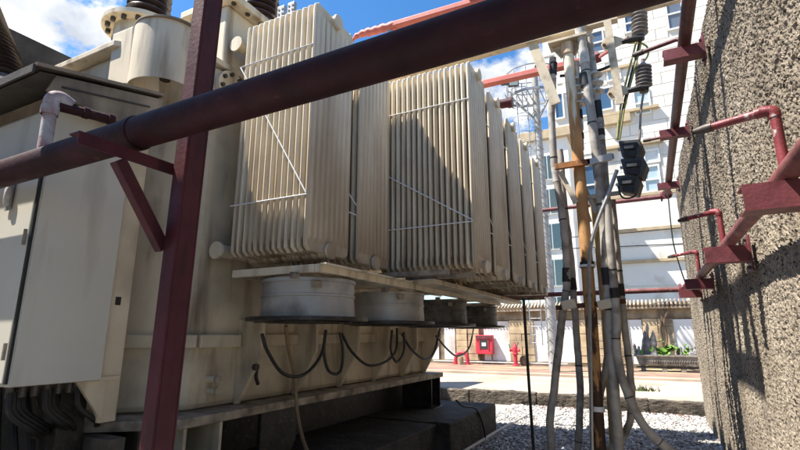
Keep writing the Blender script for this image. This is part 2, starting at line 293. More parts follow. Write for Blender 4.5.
def roughen(o, lv, amt, size):
    sb = o.modifiers.new('cut', 'SUBSURF'); sb.subdivision_type = 'SIMPLE'; sb.levels = sb.render_levels = lv
    for k, (sz, a) in enumerate(((size, amt), (size*.3, amt*.5))):
        tx = bpy.data.textures.new('rough', 'CLOUDS'); tx.noise_scale = sz; tx.noise_depth = 3
        d = o.modifiers.new('rough', 'DISPLACE'); d.texture = tx; d.texture_coords = 'GLOBAL'; d.strength = a; d.mid_level = .5
    return o
# ------------------------------------------------------------------ setting: ground, road, curb, walls
def sheet(name, x0, x1, y0, y1, z, m):
    return struct(MB().add([(x0,y0,z),(x1,y0,z),(x1,y1,z),(x0,y1,z)], [(0,1,2,3)]).build(name, m))
sheet('ground', -1500, 1500, -1500, 1500, -.03, M['ground'])
sheet('gravel_bed', -12, .8, -6, 11.72, 0, M['gravel'])
road = struct(MB().box((-40, 11.93, -.2), (40, 17.6, .18)).build('road', M['curb']))
slab = None
for r_ in range(2):
    for k in range(-6, 5):
        if slab is None: slab = MB().box((-2.09, -1.41, .176), (2.09, 1.41, .2)).build('road_slab', M['concrete'], road, bevel=.01, at=(0,0,0)); slab.location = V((4.2*k + .6, 13.35 + 2.84*r_, 0)) - WO['road']; WO[slab.name] = V((4.2*k + .6, 13.35 + 2.84*r_, 0)); s0_ = WO[slab.name].copy()
        else: dup(slab, road, V((4.2*k + .6, 13.35 + 2.84*r_, random.uniform(-.003,.003))) - s0_)
struct(MB().box((-40, 17.6, -.2), (40, 17.82, .29)).build('road_kerb', M['concrete'], bevel=.02))
struct(MB().box((-40, 17.82, -.2), (40, 22.3, .27)).build('pavement_verge', M['verge']))
cb = thing('pit_kerb', 'long dark stained concrete kerb along the far edge of the gravel pit', 'kerb', (-2, 11.8, 0))
for a, b in ((-12, -7.2), (-7.19, -4.1), (-4.08, -2.49), (-2.46, -.2), (-.19, 2.4), (2.41, 6)):
    roughen(MB().box((a, 11.7, -.2), (b, 11.93, .29 + .012 * math.sin(a * 9))).build('kerb_block', M['curb'], cb, bevel=.02), 5, .05, .18)

# gravel stones
def ico():
    t = (1 + 5 ** .5) / 2
    v = np.array([(-1,t,0),(1,t,0),(-1,-t,0),(1,-t,0),(0,-1,t),(0,1,t),(0,-1,-t),(0,1,-t),(t,0,-1),(t,0,1),(-t,0,-1),(-t,0,1)], float); v /= np.linalg.norm(v[0])
    f = np.array([(0,11,5),(0,5,1),(0,1,7),(0,7,10),(0,10,11),(1,5,9),(5,11,4),(11,10,2),(10,7,6),(7,1,8),(3,9,4),(3,4,2),(3,2,6),(3,6,8),(3,8,9),(4,9,5),(2,4,11),(6,2,10),(8,6,7),(9,8,1)])
    return v, f
def stones(name, n, x0, x1, y0, y1, smin, smax, m, z=0):
    v, f = ico(); n = int(n); q = rng.randn(n, 4); q /= np.linalg.norm(q, axis=1)[:, None]; a, b, c, d = q.T
    Rm = np.stack([1-2*(c*c+d*d), 2*(b*c-a*d), 2*(b*d+a*c), 2*(b*c+a*d), 1-2*(b*b+d*d), 2*(c*d-a*b), 2*(b*d-a*c), 2*(c*d+a*b), 1-2*(b*b+c*c)], 1).reshape(n, 3, 3)
    s = rng.uniform(smin, smax, (n, 1)) * rng.uniform(.55, 1.2, (n, 3)); jit = 1 + .22 * rng.randn(n, 12, 1)
    P = np.einsum('nij,nkj->nki', Rm, v[None] * s[:, None] * jit); P[:, :, 2] *= .7
    P += np.stack([rng.uniform(x0, x1, n), rng.uniform(y0, y1, n), z + rng.uniform(-.004, .03, n)], 1)[:, None]
    F = (f[None] + 12 * np.arange(n)[:, None, None]).reshape(-1, 3); P = P.reshape(-1, 3)
    me = bpy.data.meshes.new(name); me.vertices.add(len(P)); me.vertices.foreach_set('co', P.ravel()); me.loops.add(F.size); me.loops.foreach_set('vertex_index', F.ravel().astype(np.int32))
    me.polygons.add(len(F)); me.polygons.foreach_set('loop_start', np.arange(0, F.size, 3, dtype=np.int32)); me.polygons.foreach_set('loop_total', np.full(len(F), 3, dtype=np.int32)); me.update(); me.validate()
    me.materials.append(m); o = bpy.data.objects.new(name, me); COL.objects.link(o); return o
def pebble_mat():
    m = mat('gravel_stone', (.44,.43,.42), .85, var=.1, vscale=30); t = m.node_tree; b = t.nodes['Principled BSDF']
    g = t.nodes.new('ShaderNodeNewGeometry'); r = t.nodes.new('ShaderNodeValToRGB'); r.color_ramp.elements[0].color = (.24,.235,.23,1); r.color_ramp.elements[1].color = (.74,.72,.69,1)
    e = r.color_ramp.elements.new(.45); e.color = (.42,.41,.40,1); e = r.color_ramp.elements.new(.55); e.color = (.40,.34,.26,1); e = r.color_ramp.elements.new(.6); e.color = (.5,.49,.475,1)
    t.links.new(g.outputs['Random Per Island'], r.inputs[0]); t.links.new(r.outputs[0], b.inputs['Base Color']); return m
o = stones('gravel', 23000, -3.0, .8, 4.6, 11.7, .013, .038, pebble_mat()); o['kind'] = 'stuff'; tag(o, 'loose grey and white gravel stones filling the pit between plinth and wall', 'gravel')

lv_ = MB(); r_l = random.Random(5)
for k in range(150):
    c = V((r_l.uniform(-2.4, .65), 11.62 - abs(r_l.gauss(0, .35)), .045)); a_ = r_l.uniform(0, 6.3); u = V((math.cos(a_), math.sin(a_), r_l.uniform(-.3,.3))) * r_l.uniform(.02,.04); q = V((-math.sin(a_), math.cos(a_), r_l.uniform(-.3,.3))) * .014
    lv_.add([c-u, c+q, c+u, c-q + V((0,0,.008))], [(0,1,2,3)])
lo = lv_.build('fallen_leaves', M['dryleaf']); lo['kind'] = 'stuff'; tag(lo, 'scattered dry reddish leaves on the gravel below the pit kerb', 'leaves')
# near rough-cast wall (right)
def pnoise(Yv, Zv, cell, seed):                    # value noise at arbitrary rows / columns (metres)
    r = np.random.RandomState(seed); y = (Yv - Yv.min()) / cell; z = (Zv - Zv.min()) / cell; g = r.rand(int(z.max()) + 3, int(y.max()) + 3)
    yi = y.astype(int); zi = z.astype(int); fy = (y - yi)[None, :]; fz = (z - zi)[:, None]; fy = fy*fy*(3-2*fy); fz = fz*fz*(3-2*fz)
    return (g[zi][:, yi]*(1-fy) + g[zi][:, yi+1]*fy)*(1-fz) + (g[zi+1][:, yi]*(1-fy) + g[zi+1][:, yi+1]*fy)*fz
def rough_wall(name, label, x, ys, zs, thick, sign, amp, m='stucco'):
    ny, nz = len(ys), len(zs); y0, y1, z1 = ys[0], ys[-1], zs[-1]
    h = 1.0*pnoise(ys, zs, .0105, 1) + 1.0*pnoise(ys, zs, .017, 2) + .5*pnoise(ys, zs, .04, 3); h = (h - 1.25) / .6
    d = np.clip(h, -1, 1.15) * amp + (pnoise(ys, zs, .9, 4) - .5) * .03
    Yg, Zg = np.meshgrid(ys, zs); Xg = x + sign * d
    ed = pnoise(ys, zs, .09, 9) * .04; Yg = Yg + np.where(np.arange(ny)[None, :] == ny-1, ed - .02, 0); Zg = Zg + np.where(np.arange(nz)[:, None] == nz-1, ed - .02, 0)
    P = np.stack([Xg, Yg, Zg], -1).reshape(-1, 3); xb = x - sign * thick
    idx = np.arange(nz * ny).reshape(nz, ny)
    F = np.stack([idx[:-1, :-1], idx[1:, :-1], idx[1:, 1:], idx[:-1, 1:]], -1).reshape(-1, 4)
    if sign > 0: F = F[:, ::-1]
    verts = P.tolist(); faces = F.tolist()
    for edge in (idx[-1, :], idx[:, -1], idx[:, 0]):
        o = len(verts); verts += [(xb, P[i][1], P[i][2]) for i in edge]
        for k in range(len(edge) - 1): faces.append((int(edge[k]), int(edge[k+1]), o + k + 1, o + k))
    o = len(verts); verts += [(xb, y0, 0), (xb, y1, 0), (xb, y1, z1), (xb, y0, z1)]; faces.append((o, o+1, o+2, o+3))
    me = bpy.data.meshes.new(name); me.from_pydata(verts, [], faces); me.update(); me.materials.append(M[m])
    o = bpy.data.objects.new(name, me); COL.objects.link(o); WO[o.name] = V((0,0,0)); return tag(o, label, 'wall')
rough_wall('firewall', 'tall rough-cast stucco wall at the right carrying the red pipes', .75, np.geomspace(1.1, 11.2, 600), np.linspace(0, 4.56, 560), .35, -1, .0078)
fw = MB().box((-7.85, -1, 0), (-7.5, 13, 5.75)).build('firewall', M['darkwall'], bevel=.015); tag(fw, 'dark rough wall top behind the control cabinet roof at far left', 'wall')

# ------------------------------------------------------------------ far boundary wall with stone pilasters
FY = 22.4
bw = thing('boundary_wall', 'long yellow stone boundary wall with white panels and tiled eave beyond the road', 'wall', (-3, FY, .27))
MB().box((-26, FY+.06, .1), (12, FY+.4, 2.9)).build('wall_core', M['stonedark'], bw)
MB().box((-26, FY-.02, 2.25), (12, FY+.06, 2.62)).build('stained_band', M['stonedark'], bw, bevel=.01)
MB().box((-26, FY-.04, .2), (12, FY+.06, .42)).build('base_course', M['stonedark'], bw, bevel=.01)
for a, b in ((-15.2,-13.8),(-13,-11.6),(-10.6,-9.3),(-9.0,-8.45),(-7.0,-5.79),(-4.68,-2.89),(-1.98,-1.4),(-.87,-.3),(.76,1.5),(2.2,3.6),(4.6,6)):
    f = MB().box((a, FY, .43), (b, FY+.055, 2.2)).build('white_panel', M['white'], bw, bevel=.008)
blk = MB().box((-.27, FY-.06, 0), (.27, FY+.055, .295)).build('stone_block', M['stone'], bw, bevel=.014, at=(0, FY, 0))
first = True
for cx in (-15.7,-13.4,-11.1,-8.1,-7.5,-5.5,-4.95,-2.6,-2.1,-1.1,0,.55,1.85,3.9):
    for k in range(6):
        if first: blk.location = V((cx, FY, .42)) - WO[bw.name]; WO[blk.name] = V((cx, FY, .42)); first = False; base = WO[blk.name].copy(); continue
        dup(blk, bw, V((cx + random.uniform(-.012,.012), FY + random.uniform(-.012,.012), .42 + .304*k)) - base)
MB().box((-26, FY-.22, 2.622), (12, FY+.5, 2.70)).build('eave_board', M['tile'], bw, bevel=.01)
tl = MB()
for i in range(250):
    x = -26 + .15 * i; tl.tube([(x, FY-.3, 2.76), (x, FY+.1, 2.90), (x, FY+.4, 3.0)], .043, 7)
tl = tl.build('tile_row', M['tile'], bw); tl['kind'] = 'stuff'
tr = thing('vine_stem', 'thin brown twisted vine stem climbing the boundary wall behind the planter', 'vine', (.2, FY-.15, .27))
MB().tube(spline([atY(664, 368, FY-.12), atY(663, 348, FY-.12), atY(660, 330, FY-.12), atY(662, 318, FY-.12), atY(658, 308, FY-.12)], 6), [.07 - .0012*i for i in range(25)], 7).build('stem', M['bark'], tr)
MB().tube(spline([atY(664, 352, FY-.16), atY(667, 338, FY-.16), atY(664, 322, FY-.16), atY(668, 310, FY-.16)], 6), .04, 6).build('stem', M['bark'], tr)

# unseen canopy added to shade the pipe, rear wall added to cut sky light
wc = thing('shade_canopy', 'unseen flat steel canopy added to shade the overhead pipe and column', 'canopy', (-1.6, -.4, 0))
MB().box((-3.95, -1.6, 4.6), (.70, .86, 4.66)).build('deck', M['roofdark'], wc)
for xx in (-3.6, -1.6, .4): MB().box((xx, -1.6, 4.5), (xx+.08, .7, 4.598)).build('joist', M['maroon'], wc)
for xx in (-3.6, .4): MB().box((xx, -1.55, 0), (xx+.1, -1.45, 4.499)).build('post', M['maroon'], wc)
rw = MB().box((-12, -5.3, 0), (1.1, -5, 5.2)).build('shade_wall', M['stucco']); tag(rw, 'unseen rough rear wall added behind the viewpoint to cut sky light', 'wall')

# fire equipment
p = atY(484, 346, FY-.32)
fb = thing('fire_hose_cabinet', 'bright red fire hose box with a glass window mounted against white wall panel', 'fire box', (p.x, FY-.32, 1.1))
x0, x1, z0, z1 = p.x-.4, p.x+.4, .72, 1.58
MB().box((x0, FY-.32, z0), (x1, FY-.04, z1)).build('body', M['firered'], fb, bevel=.02)
MB().box((x0+.02, FY-.36, z1-.17), (x1-.02, FY-.325, z1-.03)).build('name_strip', M['brk'], fb)
for a in ((x0+.17, z0+.22, x0+.21, z1-.2), (x1-.21, z0+.22, x1-.17, z1-.2)): MB().box((a[0], FY-.345, a[1]), (a[2], FY-.321, a[3])).build('window_frame', M['firered'], fb)
MB().box((x0+.21, FY-.335, z0+.24), (x1-.21, FY-.322, z1-.22)).build('window', M['g_dark'], fb)
MB().box((x0+.3, FY-.342, z0+.36), (x1-.3, FY-.336, z0+.52)).build('notice', M['wframe'], fb)
for xx in (x0+.05, x1-.11): MB().box((xx, FY-.2, .27), (xx+.06, FY-.12, z0)).build('leg', M['stonedark'], fb)
p = atY(516, 367, 21.7); hx = p.x
hy = thing('fire_hydrant', 'red pillar fire hydrant standing on the verge right of the hose box', 'hydrant', (hx, 21.7, .27))
MB().lathe([(.0,.27),(.15,.27),(.15,.31),(.085,.33),(.085,.72),(.13,.75),(.13,.80),(.10,.82),(.12,1.0),(.10,1.1),(.05,1.16),(.03,1.24),(0,1.25)], (hx,21.7,0), n=16).build('barrel', M['firered'], hy)
for sx in (-1, 1): MB().tube([(hx, 21.7, .93), (hx+sx*.2, 21.66, .93), (hx+sx*.22, 21.66, .93)], [.06,.06,.085], 12).build('outlet', M['firered'], hy)
MB().tube([(hx-.2, 21.64, 1.0), (hx-.24, 21.6, 1.2)], .02, 6).build('chain_lug', M['bolt'], hy); MB().tube([(hx+.08, 21.7, 1.1), (hx+.16, 21.7, 1.28)], .02, 6).build('chain_lug', M['bolt'], hy)
p = atY(463, 367, 21.7); hx = p.x
pc = thing('pump_connection', 'low red arched fire pipe connection with a pale cover left of the hose box', 'hydrant', (hx, 21.7, .27))
MB().tube(spline([(hx-.34,21.7,.27),(hx-.34,21.7,.55),(hx-.2,21.7,.75),(hx+.05,21.7,.78),(hx+.2,21.7,.66),(hx+.24,21.7,.27)], 5), .085, 12).build('arch_pipe', M['firered'], pc)
for d in (-.34, .24): MB().lathe([(0,.27),(.14,.27),(.14,.32),(.0,.32)], (hx+d,21.7,0), n=14).build('flange', M['firered'], pc)
MB().lathe([(0,.28),(.12,.28),(.14,.5),(.1,.62),(0,.64)], (hx-.05,21.55,0), n=14).build('cover', M['stone'], pc)
p = atY(524, 364, 21.9)
pt = MB().lathe([(.0,.27),(.12,.27),(.2,.45),(.17,.62),(.1,.66),(.13,.7),(.11,.7),(0,.6)], (p.x, 21.95, 0), n=14).build('clay_jar', M['bark']); tag(pt, 'small dark brown clay jar on the verge beside the hydrant', 'jar')
wp = MB().tube([(-9.5, 22.2, .36), (-3.3, 22.2, .36)], .04, 8).build('ground_pipe', M['pvc']); tag(wp, 'pale grey water pipe running along the foot of the boundary wall', 'pipe')

# penjing planter
PY = 20.95
a = atY(636, 360, PY); b = atY(700, 360, PY); bx0, bx1 = a.x, 1.75
pl = thing('stone_planter', 'long carved grey stone planter on block feet beyond the road at right', 'planter', ((bx0+bx1)/2, PY, .27))
MB().prism([(bx0,PY-.3,.86),(bx0+.1,PY-.3,.50),(bx1-.1,PY-.3,.50),(bx1,PY-.3,.86)], (0,.6,0)).build('basin', M['carved'], pl, bevel=.02)
MB().box((bx0-.05, PY-.36, .80), (bx1+.05, PY+.36, .865)).build('rim', M['carved'], pl, bevel=.012)
wv = MB()
n = 26
for i in range(n):
    x = bx0+.15+(bx1-bx0-.3)*i/n; wv.tube(spline([(x,PY-.31,.6),(x+.04,PY-.315,.68),(x+.08,PY-.31,.6),(x+.1,PY-.31,.66)], 3), .016, 5)
wv.build('carved_band', M['carved'], pl)
for xx in (bx0+.15, bx0+.85, bx1-.9, bx1-.3): MB().box((xx, PY-.25, .27), (xx+.16, PY+.25, .498)).build('foot', M['carved'], pl, bevel=.015)
MB().box((bx0, PY-.25, .40), (bx1, PY+.2, .45)).build('shelf', M['oil'], pl)
def rock(px0, px1, pyt, pyb, label, seed, y=PY):
    a = atY(px0, pyb, y); b = atY(px1, pyt, y); r = random.Random(seed); m_ = MB(); h = b.z - .84; wd = b.x - a.x
    for k in range(5):
        cx = a.x + wd * r.uniform(.2, .8); hh = h * (1 if k == 0 else r.uniform(.4, .85)); pr = []
        for i in range(8):
            t = i / 7; pr.append((wd * .28 * (1 - .75*t) * r.uniform(.65, 1.35) * (0.05 if i == 7 else 1), hh * t))
        m_.lathe(pr, (cx, y + r.uniform(-.12,.12), .84), (r.uniform(-.1,.1), r.uniform(-.1,.1), 1), 7)
    m_.sm = [False] * len(m_.sm); o = m_.build('scholar_rock', M['rock']); return tag(o, label, 'rock', 'rocks in the stone planter')
rock(642, 654, 323, 356, 'tallest jagged grey ornamental rock standing in the stone planter', 3)
rock(632, 641, 343, 357, 'small jagged grey rock at the left end of the stone planter', 4)
rock(687, 699, 343, 357, 'grey jagged rock at the right end of the stone planter', 8)
rock(677, 683, 346, 357, 'slim dark upright stone among the leaves of the stone planter', 5)
def leafplant(px, py, n, size, label, seed, y=PY, z0=.84, spread=.35, hmax=.35):
    p = atY(px, py, y); r = random.Random(seed); t = thing('leafy_plant', label, 'plant', (p.x, y, z0), 'plants in the stone planter')
    st = MB()
    for k in range(n):
        a = r.uniform(0, 2*PI); d = r.uniform(.05, spread); h = r.uniform(.08, hmax); c = V((p.x + math.cos(a)*d, y + math.sin(a)*d*.6 - .05, z0 + h)); s = size * r.uniform(.6, 1.2)
        st.tube([(p.x + math.cos(a)*d*.2, y, z0), c], .008, 4)
        nrm = V((r.uniform(-.6,.6), r.uniform(-1,.1), r.uniform(.3,1))).normalized(); u = nrm.orthogonal().normalized(); q = nrm.cross(u); ring = []
        for i in range(10):
            an = 2*PI*i/10; rr = s * (1 - .3*abs(math.sin(an*.5))) ; ring.append(c + u*math.cos(an)*rr + q*math.sin(an)*rr*.85 + nrm * (.12*s*math.cos(2*an)))
        m_ = MB(); m_.add(ring + [c - nrm*.08*s], [(i, (i+1) % 10, 10) for i in range(10)]); m_.build('leaf', M['leaf'], t)
    st.build('stems', M['leaf'], t)
leafplant(665, 352, 16, .19, 'broad green leafy plant in the middle of the stone planter', 1, spread=.4)
leafplant(653, 352, 14, .13, 'small-leaved green plant right of the tallest planter rock', 2, spread=.22, hmax=.25)
leafplant(688, 352, 14, .13, 'small green plant at the right of the stone planter', 5, spread=.28, hmax=.28)
leafplant(639, 354, 12, .11, 'short green plant at the left end of the stone planter', 6, spread=.25, hmax=.18)
leafplant(660, 343, 6, .11, 'taller green sprig on a thin stem in the stone planter', 9, spread=.16, hmax=.75)
leafplant(682, 342, 4, .07, 'thin straggling sprig rising near the dark upright stone', 12, spread=.3, hmax=.62)
t = thing('weed_tuft', 'small green weed tuft growing on the pit kerb', 'weed', atY(643, 392, 11.8)); tw = MB()
for k in range(70):
    c = atY(643, 391, 11.8) + V((random.gauss(0,.12), random.gauss(0,.05), 0)); e = c + V((random.gauss(0,.06), random.gauss(0,.05), random.uniform(.03,.15)))
    tw.add([c+V((-.012,0,0)), c+V((.012,0,0)), e], [(0,1,2)])
tw.build('blades', M['moss'], t)

# ------------------------------------------------------------------ buildings behind
BY = 38.0
bl = thing('white_building', 'tall white tiled building with small windows rising behind the boundary wall', 'building', (2, BY, .2))
MB().box((-5.75, BY, 0), (24, BY+14, 36)).build('wall_core', M['joint'], bl)
pan = None; wins = []
def win(px0, px1, py0, py1, g, rows=2, sill=True):
    a = atY(px0, py1, BY-.1); b = atY(px1, py0, BY-.1); f = .12
    wins.append((a.x, b.x, a.z, b.z)); m_ = MB()
    for (xa, xb, za, zb) in [(a.x, b.x, a.z, a.z+f), (a.x, b.x, b.z-f, b.z), (a.x, a.x+f, a.z+f, b.z-f), (b.x-f, b.x, a.z+f, b.z-f)]: m_.box((xa, BY-.16, za), (xb, BY, zb))
    fr = m_.build('window', M['wframe'], bl)
    hgt = (b.z - a.z - 2*f) / rows
    for k in range(rows):
        MB().box((a.x+f, BY-.05, a.z+f+hgt*k), (b.x-f, BY-.02, a.z+f+hgt*(k+1)-(.12 if k < rows-1 else 0))).build('pane', g, fr)
        if k: MB().box((a.x+f, BY-.14, a.z+f+hgt*k-.12), (b.x-f, BY-.02, a.z+f+hgt*k)).build('mullion', M['wframe'], fr)
win(589.5, 603, 29, 55, M['g_grey']); win(625, 636, 10, 34, M['g_grey']); win(668, 681, -6, 31, M['g_grey']); win(597, 611, 86, 112, M['g_blue'], 1); win(578, 588, 94, 118, M['g_blue'], 1)
win(635, 649, 88, 116, M['g_pale']); win(644, 659, 148, 164, M['curtain'], 1); win(645, 659, 164, 193, M['g_pale']); win(607, 620, 64, 82, M['g_pale'], 1); win(566, 573, 38, 62, M['g_grey']); win(583, 600, 163, 205, M['g_blue'], 2); win(555, 563, 92, 120, M['g_blue'], 1); win(560, 575, 160, 200, M['g_pale'], 2)
win(588, 598, 232, 262, M['g_grey'], 3)
for r_ in range(21):
    for c_ in range(6):
        xa = -5.75 + c_ * 2.5 + (.9 if r_ % 2 else 0); xb = xa + 2.465; za = 11.6 + r_ * .92; zb = za + .885
        if any(xa < w_[1] and xb > w_[0] and za < w_[3] and zb > w_[2] for w_ in wins): 
            pcs = []
            ov = [w_ for w_ in wins if xa < w_[1] and xb > w_[0] and za < w_[3] and zb > w_[2]]
            l = min(w_[0] for w_ in ov); h = max(w_[1] for w_ in ov)
            for s0, s1 in ((xa, l-.03), (h+.03, xb)):
                if s1 - s0 > .12: MB().box((s0, BY-.06, za), (s1, BY-.001, zb)).build('facade_panel', M['facade'], bl)
            continue
        if pan is None: pan = MB().box((xa, BY-.06, za), (xb, BY-.001, zb)).build('facade_panel', M['facade'], bl, bevel=.02, at=(xa, BY, za)); pw = V((xa, BY, za))
        else: dup(pan, bl, V((xa, BY + random.uniform(-.008,.008), za)) - pw)
MB().box((-5.75, BY-.08, 0), (24, BY-.001, 11.5)).build('lower_wall', M['white'], bl)
for px0, px1, py, hh in ((604, 630, 120, 1.0),): 
    a = atY(px0, py+6, BY-.3); b = atY(px1, py-7, BY-.3); MB().box((a.x, BY-.5, a.z), (b.x, BY, b.z)).build('box_ledge', M['ledge'], bl, bevel=.02)
for px0, px1, py, dep in ((600, 660, 117, .35), (594, 664, 151, .35), (600, 700, 233, .22), (560, 700, 266, .22), (560, 700, 204, .12), (580, 640, 76, .2)):
    a = atY(px0, py, BY-.2); b = atY(px1, py, BY-.2); MB().box((a.x, BY-.08-dep, a.z-.12), (b.x, BY-.081, a.z+.12)).build('ledge', M['ledge'], bl, bevel=.02)
for z in (atY(650, 246, BY).z, atY(650, 286, BY).z): MB().box((-5.75, BY-.1, z-.05), (24, BY-.079, z+.05)).build('facade_strip', M['joint'], bl)  # thin facade strips in the joint colour
an = thing('annex_building', 'low pale annex with teal windows and beige parapet behind the floodlight mast', 'building', (-5, 31, 0))
MB().box((-6.6, 31, 0), (-3.6, 36, 14.2)).build('wall', M['white'], an)
MB().box((-6.75, 30.7, 14.2), (-3.2, 36, 14.85)).build('parapet', M['ledge'], an, bevel=.03)
for k in range(6):
    z = 12.4 - 2.3*k; f = MB().box((-5.6, 30.9, z-1.0), (-4.35, 31, z+.75)).build('window', M['screen'], an)
    for q in (0, 1): MB().box((-5.52+q*.6, 30.88, z-.9), (-5.0+q*.6, 30.899, z+.65)).build('pane', M['g_teal'], f)
def wire(name, pts, r, m, label, cat='cable', n=7, group=None):
    o = MB().tube(spline(pts, n), r, 7).build(name, m); return tag(o, label, cat, group)
wire('overhead_wire', [atY(560, 249, 30), atY(620, 246.5, 30), atY(700, 243, 30)], .03, M['black'], 'lower thin black wire stretched across the white building front')
wire('overhead_wire', [atY(560, 238, 30), atY(620, 233.5, 30), atY(700, 226, 30)], .025, M['black'], 'upper thin black wire stretched across the white building front')

# floodlight mast
MY = 19.0
ms = thing('floodlight_mast', 'tall white tubular floodlight mast with climbing ladder and railed platform', 'mast', (-3.3, MY, .2))
MB().lathe([(.24,.2),(.24,.26),(.20,.27),(.17,6),(.14,12.2),(.14,12.6),(0,12.6)], (-3.3, MY, 0), n=18).build('pole', M['mastpaint'], ms)
for k in range(26):
    z = .5 + .4*k
    MB().tube([(-3.3-.2, MY-.06, z), (-3.3, MY-.26, z+.16), (-3.3+.2, MY-.06, z)], .016, 5).build('climbing_step', M['galv'], ms)
for sx in (-.42, .0):
    MB().tube([(-3.62+sx, MY-.25, 1.2), (-3.62+sx, MY-.25, 12.0)], .022, 6).build('ladder_rail', M['galv'], ms)
rg_ = None
for k in range(36):
    z = 1.3 + .3*k; mm = MB().tube([(-4.04, MY-.25, 0), (-3.62, MY-.25, 0)], .014, 5)
    if rg_ is None: rg_ = mm.build('ladder_rung', M['galv'], ms, at=(-3.83, MY-.25, 0)); dupbase = rg_; rg_.location = V((-3.83, MY-.25, z)) - WO[ms.name]; WO[rg_.name] = V((-3.83, MY-.25, z))
    else: dup(rg_, ms, (0, 0, .3*k))
hp = None
for k in range(14):
    z = 3 + .65*k; pts = [(-3.83 + .36*math.cos(a_), MY-.25 - .36 + .36*math.sin(a_)*1.0, 0) for a_ in np.linspace(PI*.75, 2.25*PI, 10)]
    if hp is None: hp = MB().tube(pts, .013, 4).build('ladder_hoop', M['galv'], ms); WO[hp.name] += V((0,0,z)); hp.location = WO[hp.name] - WO[ms.name]
    else: dup(hp, ms, (0, 0, .65*k))
PZ = 11.35
pf = MB()
for a_ in range(0, 12): 
    t0, t1 = 2*PI*a_/12, 2*PI*(a_+1)/12; pf.bar((-3.5+1.0*math.cos(t0), MY+.8*math.sin(t0), PZ), (-3.5+1.0*math.cos(t1), MY+.8*math.sin(t1), PZ), .05, .1)
for k in range(-4, 5): pf.bar((-3.5+.23*k, MY-.7, PZ), (-3.5+.23*k, MY+.7, PZ), .03, .05)
pf.build('platform', M['galv'], ms)
rl = MB()
for z in (.55, 1.1):
    for a_ in range(0, 12):
        t0, t1 = 2*PI*a_/12, 2*PI*(a_+1)/12; rl.tube([(-3.5+1.0*math.cos(t0), MY+.8*math.sin(t0), PZ+z), (-3.5+1.0*math.cos(t1), MY+.8*math.sin(t1), PZ+z)], .025, 6)
for a_ in range(12): t0 = 2*PI*a_/12; rl.tube([(-3.5+1.0*math.cos(t0), MY+.8*math.sin(t0), PZ), (-3.5+1.0*math.cos(t0), MY+.8*math.sin(t0), PZ+1.1)], .022, 6)
rl.build('railing', M['galv'], ms)
for q in (-1, 1): MB().tube([(-3.3, MY, 10.2), (-3.4+q*.8, MY-.2, PZ-.04)], .05, 6).build('strut', M['galv'], ms)
for q in ((-4.3, .5), (-4.0, .35), (-2.9, .62)):
    f = MB().bar((q[0], MY-.9, PZ+q[1]), (q[0]+.04, MY-1.06, PZ+q[1]-.05), .42, .36).build('floodlight', M['box'], ms); MB().bar((q[0]+.045, MY-1.065, PZ+q[1]-.05), (q[0]+.05, MY-1.08, PZ+q[1]-.055), .34, .28).build('lens', M['g_pale'], f)

# ------------------------------------------------------------------ transformer
TX = -3.47                                        # tank side face
tf = thing('power_transformer', 'large cream oil-stained power transformer with banks of finned radiators and fans', 'transformer', (-4.6, 5, .45))
Y0, Y1 = 2.36, 7.78
TT = 4.14
MB().prism([(-6.6, Y0, .98), (-4.08, Y0, .98), (TX, 2.93, .98), (TX, Y1, .98), (-6.6, Y1, .98)], (0,0,TT-.98)).build('tank', M['tank'], tf, bevel=.05)
MB().prism([(-6.8, Y0-.16, .905), (-3.82, Y0-.16, .905), (-3.2, 2.66, .905), (-3.2, Y1+.1, .905), (-6.8, Y1+.1, .905)], (0,0,.073)).build('base_flange', M['edge'], tf, bevel=.008)
MB().prism([(-6.72, Y0-.1, TT+.001), (-4.05, Y0-.1, TT+.001), (TX+.03, 2.88, TT+.001), (TX+.03, Y1+.1, TT+.001), (-6.72, Y1+.1, TT+.001)], (0,0,.06)).build('cover_flange', M['cream'], tf, bevel=.008)
MB().box((-4.02, 2.98, TT+.061), (TX, 3.95, 4.85)).build('bushing_box', M['cream'], tf, bevel=.02)
MB().box((-4.10, 2.92, 4.852), (TX+.13, 4.03, 4.93)).build('box_flange', M['cream'], tf, bevel=.008)
MB().box((-4.0, 3.0, 4.932), (TX-.02, 3.93, 4.99)).build('cover_plate', M['cream'], tf, bevel=.02)
bt = None
for k in range(6):
    y = 2.99 + .19*k
    if bt is None: bt = MB().lathe([(0,4.835),(.026,4.835),(.026,4.851),(.026,4.931),(.024,4.965),(0,4.966)], (TX+.07, y, 0), n=6).build('cover_bolt', M['bolt'], tf)
    else: dup(bt, tf, (0, .19*k, 0))
# belt and stiffener ribs on the side
RY = [3.46, 4.28, 5.12, 5.96, 6.80, 7.62]
MB().box((-6.62, Y0-.07, 1.49), (-4.09, Y0-.001, 1.6)).build('belt', M['tank'], tf, bevel=.008)
MB().bar((-4.085, Y0-.035, 1.545), (TX+.04, 2.945, 1.545), .07, .108).build('belt', M['tank'], tf, bevel=.008)
ys = [2.96] + RY
for i in range(len(RY)): MB().box((TX+.001, ys[i]+(.03 if i else 0), 1.49), (TX+.068, ys[i+1]-.03, 1.6)).build('belt', M['tank'], tf, bevel=.008)
rb = None
for y in RY:
    if rb is None:
        rb = MB().prism([(TX+.001, y-.022, .98), (TX+.045, y-.022, .98), (TX+.30, y-.022, 1.42), (TX+.30, y-.022, 1.74), (TX+.001, y-.022, 1.74)], (0,.044,0)).build('stiffener', M['tank'], tf, bevel=.006); ry0 = y
    else: dup(rb, tf, (0, y-ry0, 0))
for (px, py) in ((209, 379), (209, 391)):
    c = atX(px, py, TX+.02); f = MB().tube([c - V((.02,0,0)), c + V((.09,0,0))], .03, 12).build('drain_plug', M['tank'], tf); MB().tube([c + V((.09,0,0)), c + V((.115,0,0))], .038, 6).build('nut', M['edge'], f)
